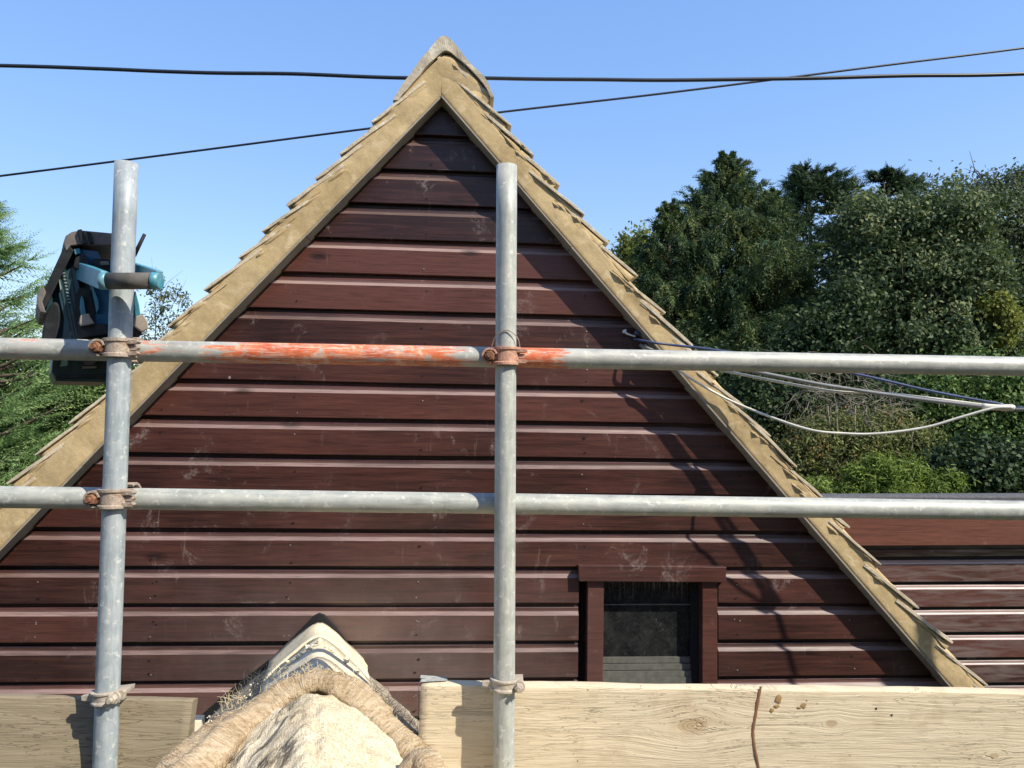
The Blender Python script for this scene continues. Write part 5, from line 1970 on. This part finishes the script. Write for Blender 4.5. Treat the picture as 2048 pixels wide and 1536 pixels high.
LF = {}
LF['yew'] = mat_leaf('yew_needles', [(0.0, (0.008, 0.020, 0.015)), (0.42, (0.023, 0.045, 0.024)), (0.70, (0.055, 0.074, 0.028)), (1.0, (0.105, 0.112, 0.040))], 0.15, 0.6, gain=1.65)
LF['cyp'] = mat_leaf('cypress_sprays', [(0.0, (0.008, 0.018, 0.014)), (0.5, (0.020, 0.038, 0.024)), (1.0, (0.05, 0.075, 0.038))], 0.12, 0.6, gain=1.5)
LF['dull'] = mat_leaf('dull_green_leaves', [(0.0, (0.020, 0.034, 0.018)), (0.45, (0.050, 0.070, 0.032)), (0.75, (0.088, 0.105, 0.050)), (1.0, (0.14, 0.145, 0.060))], 0.2, 0.45, gain=1.5)
LF['grey'] = mat_leaf('grey_green_leaves', [(0.0, (0.030, 0.042, 0.024)), (0.5, (0.070, 0.086, 0.048)), (1.0, (0.125, 0.130, 0.070))], 0.2, 0.5, gain=1.4)
LF['dark'] = mat_leaf('dark_glossy_leaves', [(0.0, (0.010, 0.022, 0.012)), (0.5, (0.028, 0.050, 0.022)), (1.0, (0.075, 0.100, 0.040))], 0.12, 0.35)
LF['olive'] = mat_leaf('olive_leaves', [(0.0, (0.045, 0.060, 0.022)), (0.5, (0.092, 0.105, 0.038)), (0.88, (0.15, 0.145, 0.052)), (1.0, (0.24, 0.12, 0.045))], 0.25, 0.5, gain=1.45)
LF['bright'] = mat_leaf('bright_yellow_green_leaves', [(0.0, (0.065, 0.105, 0.022)), (0.5, (0.14, 0.20, 0.042)), (1.0, (0.24, 0.29, 0.075))], 0.3, 0.5)
LF['yellow'] = mat_leaf('yellowing_leaves', [(0.0, (0.10, 0.12, 0.028)), (0.5, (0.19, 0.205, 0.048)), (1.0, (0.29, 0.28, 0.075))], 0.3, 0.5)
LF['ley'] = mat_leaf('pale_conifer_fronds', [(0.0, (0.042, 0.075, 0.030)), (0.5, (0.10, 0.155, 0.060)), (1.0, (0.19, 0.25, 0.105))], 0.35, 0.5, gain=2.1)
LF['laurel'] = mat_leaf('mid_green_leaves', [(0.0, (0.022, 0.045, 0.016)), (0.5, (0.058, 0.100, 0.030)), (1.0, (0.14, 0.19, 0.062))], 0.25, 0.38, gain=1.35)

TG = 'trees beyond the house on the right'
conifer('conifer_tree', 'tallest dark conifer with drooping olive shoots, just right of the verge', (1455, 303), 18.0,
        [(304, 4), (335, 28), (365, 60), (400, 92), (450, 132), (500, 164), (560, 178), (620, 186), (820, 190), (1000, 190)], LF['yew'], 860, 'yew', TG, needle=(0.12, 0.030), zmin=3.5, droop=0.8, spr=28, nn=11)
conifer('conifer_tree', 'lower rounded dark conifer at the left flank of the tallest one', (1338, 398), 17.4,
        [(402, 6), (440, 40), (500, 66), (560, 84), (640, 98), (760, 110), (1000, 110)], LF['yew'], 260, 'yew', TG, needle=(0.12, 0.032), zmin=3.5, droop=0.8, spr=26, nn=11)
conifer('conifer_tree', 'olive conifer at the right flank of the tallest one', (1535, 372), 18.4,
        [(376, 5), (420, 32), (470, 52), (540, 80), (640, 95), (760, 100), (1000, 100)], LF['yew'], 280, 'yew', TG, needle=(0.12, 0.032), zmin=3.5, droop=0.8, spr=26, nn=11)
conifer('cypress_tree', 'blackish cypress with swept plumes rising between the conifers and the broad tree', (1618, 334), 21.0,
        [(338, 18), (370, 52), (420, 74), (480, 86), (560, 90), (660, 92), (900, 92)], LF['cyp'], 300, 'frond', TG, needle=(0.13, 0.030), zmin=4.0, spr=22, nn=16, wind=0.3)
conifer('cypress_tree', 'small blackish cypress top poking above the broad grey green tree', (1768, 338), 20.0,
        [(342, 24), (370, 50), (410, 64), (470, 70), (600, 80)], LF['cyp'], 130, 'frond', TG, needle=(0.13, 0.030), zmin=6.5, spr=22, nn=16, wind=0.1)
broadleaf('broadleaf_tree', 'large broad grey green tree filling the right of the view', 'tree',
          [(1770, 470, 85, 70), (1880, 450, 95, 75), (1800, 560, 110, 85), (1720, 580, 65, 85), (1900, 570, 100, 90), (1820, 680, 130, 75), (1940, 680, 90, 80), (1715, 450, 45, 50, 1.0)],
          16.0, LF['dull'], 820, 88, 0.30, 0.110, 0.058, TG, r0=0.16, sub=14, shell=0.6)
broadleaf('broadleaf_tree', 'loose grey leaved tree with wispy tips at the right edge', 'tree',
          [(1985, 450, 70, 85), (2020, 390, 40, 50), (1930, 390, 34, 34), (2060, 480, 80, 120), (2010, 560, 80, 90), (2035, 350, 14, 30), (1975, 372, 12, 26), (2090, 620, 90, 110), (2130, 480, 90, 110)],
          17.0, LF['grey'], 700, 46, 0.23, 0.100, 0.050, TG, r0=0.12, sub=14)
broadleaf('broadleaf_tree', 'small pale yellow green tree just showing past the verge', 'tree',
          [(1270, 500, 34, 44), (1258, 520, 30, 40), (1300, 560, 50, 70), (1330, 640, 60, 70)], 23.0, LF['yellow'], 260, 36, 0.28, 0.14, 0.08, TG, r0=0.1)
SGp = 'shrubs behind the outbuilding'
broadleaf('shrub', 'dark ivy covered shrub between the tall conifer and the broad tree', 'shrub',
          [(1640, 690, 70, 80), (1580, 740, 70, 60), (1690, 640, 45, 70), (1500, 770, 80, 60), (1430, 760, 70, 60), (1380, 740, 50, 60)], 14.0, LF['dark'], 900, 40, 0.22, 0.095, 0.055, SGp, r0=0.06)
broadleaf('shrub', 'dark glossy shrub under the white cables', 'shrub',
          [(1560, 800, 60, 50), (1510, 800, 50, 60), (1610, 840, 60, 50), (1500, 870, 60, 60)], 11.5, LF['dark'], 620, 40, 0.17, 0.075, 0.045, SGp, r0=0.05)
broadleaf('shrub', 'broad dark bush at the right edge above the joined cables', 'shrub',
          [(1830, 790, 90, 60), (1950, 780, 100, 70), (2060, 800, 90, 80), (1900, 860, 90, 60), (2010, 890, 80, 60), (2150, 830, 100, 100)], 12.2, LF['laurel'], 900, 38, 0.2, 0.080, 0.048, SGp, r0=0.06)
broadleaf('shrub', 'olive shrub with some orange leaves inside the hanging cable loop', 'shrub',
          [(1640, 900, 80, 60), (1720, 880, 80, 50), (1590, 950, 60, 50), (1680, 960, 80, 50), (1780, 870, 60, 45), (1830, 900, 60, 40)], 10.6, LF['olive'], 900, 40, 0.15, 0.058, 0.026, SGp, r0=0.04)
broadleaf('shrub', 'dark round leaved ivy at the lower right above the outbuilding roof', 'shrub',
          [(1940, 940, 80, 55), (2030, 950, 80, 60), (1890, 985, 60, 40), (2120, 950, 90, 70)], 9.6, LF['dark'], 650, 34, 0.13, 0.065, 0.055, SGp, r0=0.04)
broadleaf('shrub', 'sprig of bright yellow leaves on the dark bush near the right edge', 'shrub',
          [(1995, 615, 22, 28), (2015, 640, 22, 28), (2005, 675, 14, 16), (1975, 610, 14, 12)], 15.0, LF['yellow'], 110, 26, 0.13, 0.095, 0.055, SGp, r0=0.03)
broadleaf('shrub', 'bright yellow green bush directly above the outbuilding roof', 'shrub',
          [(1770, 950, 30, 26), (1815, 938, 24, 22, .1), (1735, 972, 34, 24), (1850, 962, 22, 20, .15), (1785, 985, 50, 26), (1872, 988, 34, 20), (1690, 990, 40, 20), (1748, 930, 12, 14), (1640, 985, 30, 18), (1905, 965, 14, 14), (1710, 950, 16, 16)], 9.2, LF['bright'], 430, 30, 0.11, 0.085, 0.018, SGp, r0=0.03, up=0.3, shell=0.2)


def dead_bush():
    c = at(1680, 800, 11.0)
    root = empty('dead_shrub', Matrix.Translation((c.x, c.y, 0)))
    tag(root, 'tangle of bare grey twigs behind the cables', 'shrub')
    mb = MB()
    for k in range(260):
        p = Vector((random.gauss(0, .42), random.gauss(-0.35, .3), c.z + random.gauss(-0.05, .26)))
        v = Vector((random.gauss(0, 1), random.gauss(0, .5), random.gauss(.2, .8))).normalized()
        pts = [p]
        for q in range(5):
            v = (v + Vector((random.gauss(0, .35), random.gauss(0, .3), random.gauss(-.18, .3)))).normalized()
            p = p + v * random.uniform(.05, .13); pts.append(p)
        r = random.uniform(.0022, .006)
        mb.tube(pts, [r, r, r * .8, r * .7, r * .5, r * .3], 4, cap=False)
    for k in range(9):
        p = Vector((random.gauss(0, .12), random.gauss(-.2, .1), 0))
        e = Vector((random.gauss(0, .4), random.gauss(-.3, .2), c.z - .1))
        mb.tube([p, p.lerp(e, .5) + Vector((random.gauss(0, .1), 0, 0)), e], [.02, .014, .006], 5)
    mb.build('twigs', M['twig'], root)


dead_bush()

# far dense wood that closes the gaps
def wood():
    spec = [(x, 760 + random.uniform(-30, 40), 110, 130) for x in range(1180, 2500, 110)]
    spec += [(x, 850 + random.uniform(-20, 20), 130, 110) for x in range(-700, 420, 120)]
    bl_ = blobs_px(spec, 30.0)
    P, A, N, l, w, V = crown_leaves(bl_, 2400, 30, 0.6, 0.30, 0.19, 0.4, 0.6)
    o = leaf_mesh('far_wood', P, A, N, l, w, V, LF['dark'])
    tag(o, 'distant dark hedgerow seen in gaps between the trees', 'hedgerow', kind='stuff')


wood()

# left hand side
LG = 'greenery left of the house'
conifer('conifer_tree', 'pale feathery conifer at the left edge beside the radio', (-45, 396), 7.6,
        [(400, 10), (440, 46), (500, 88), (560, 122), (610, 165), (680, 180), (760, 175), (900, 180), (1100, 200)], LF['ley'], 230, 'frond', LG, needle=(0.052, 0.0105), zmin=3.2, spr=20, nn=20)
broadleaf('shrub', 'leafy mid green hedge below the radio', 'shrub',
          [(60, 760, 90, 60), (150, 780, 80, 55), (40, 860, 90, 60), (120, 870, 80, 70), (200, 800, 50, 50), (20, 950, 90, 60), (230, 745, 40, 40), (-60, 830, 90, 110)], 8.6, LF['laurel'], 1500, 38, 0.12, 0.072, 0.027, LG, r0=0.04, sub=4)
broadleaf('broadleaf_tree', 'small airy tree with sparse leaves between the radio and the verge', 'tree',
          [(318, 590, 26, 40), (345, 610, 28, 36), (300, 640, 24, 36), (335, 660, 34, 36), (362, 590, 12, 20), (310, 555, 9, 14), (290, 690, 30, 30), (130, 640, 26, 40), (115, 690, 40, 30)], 15.0, LF['grey'], 120, 14, 0.12, 0.075, 0.040, LG, r0=0.04, sub=12)
print('objects', len(bpy.data.objects), 'polys', sum(len(m.polygons) for m in bpy.data.meshes))
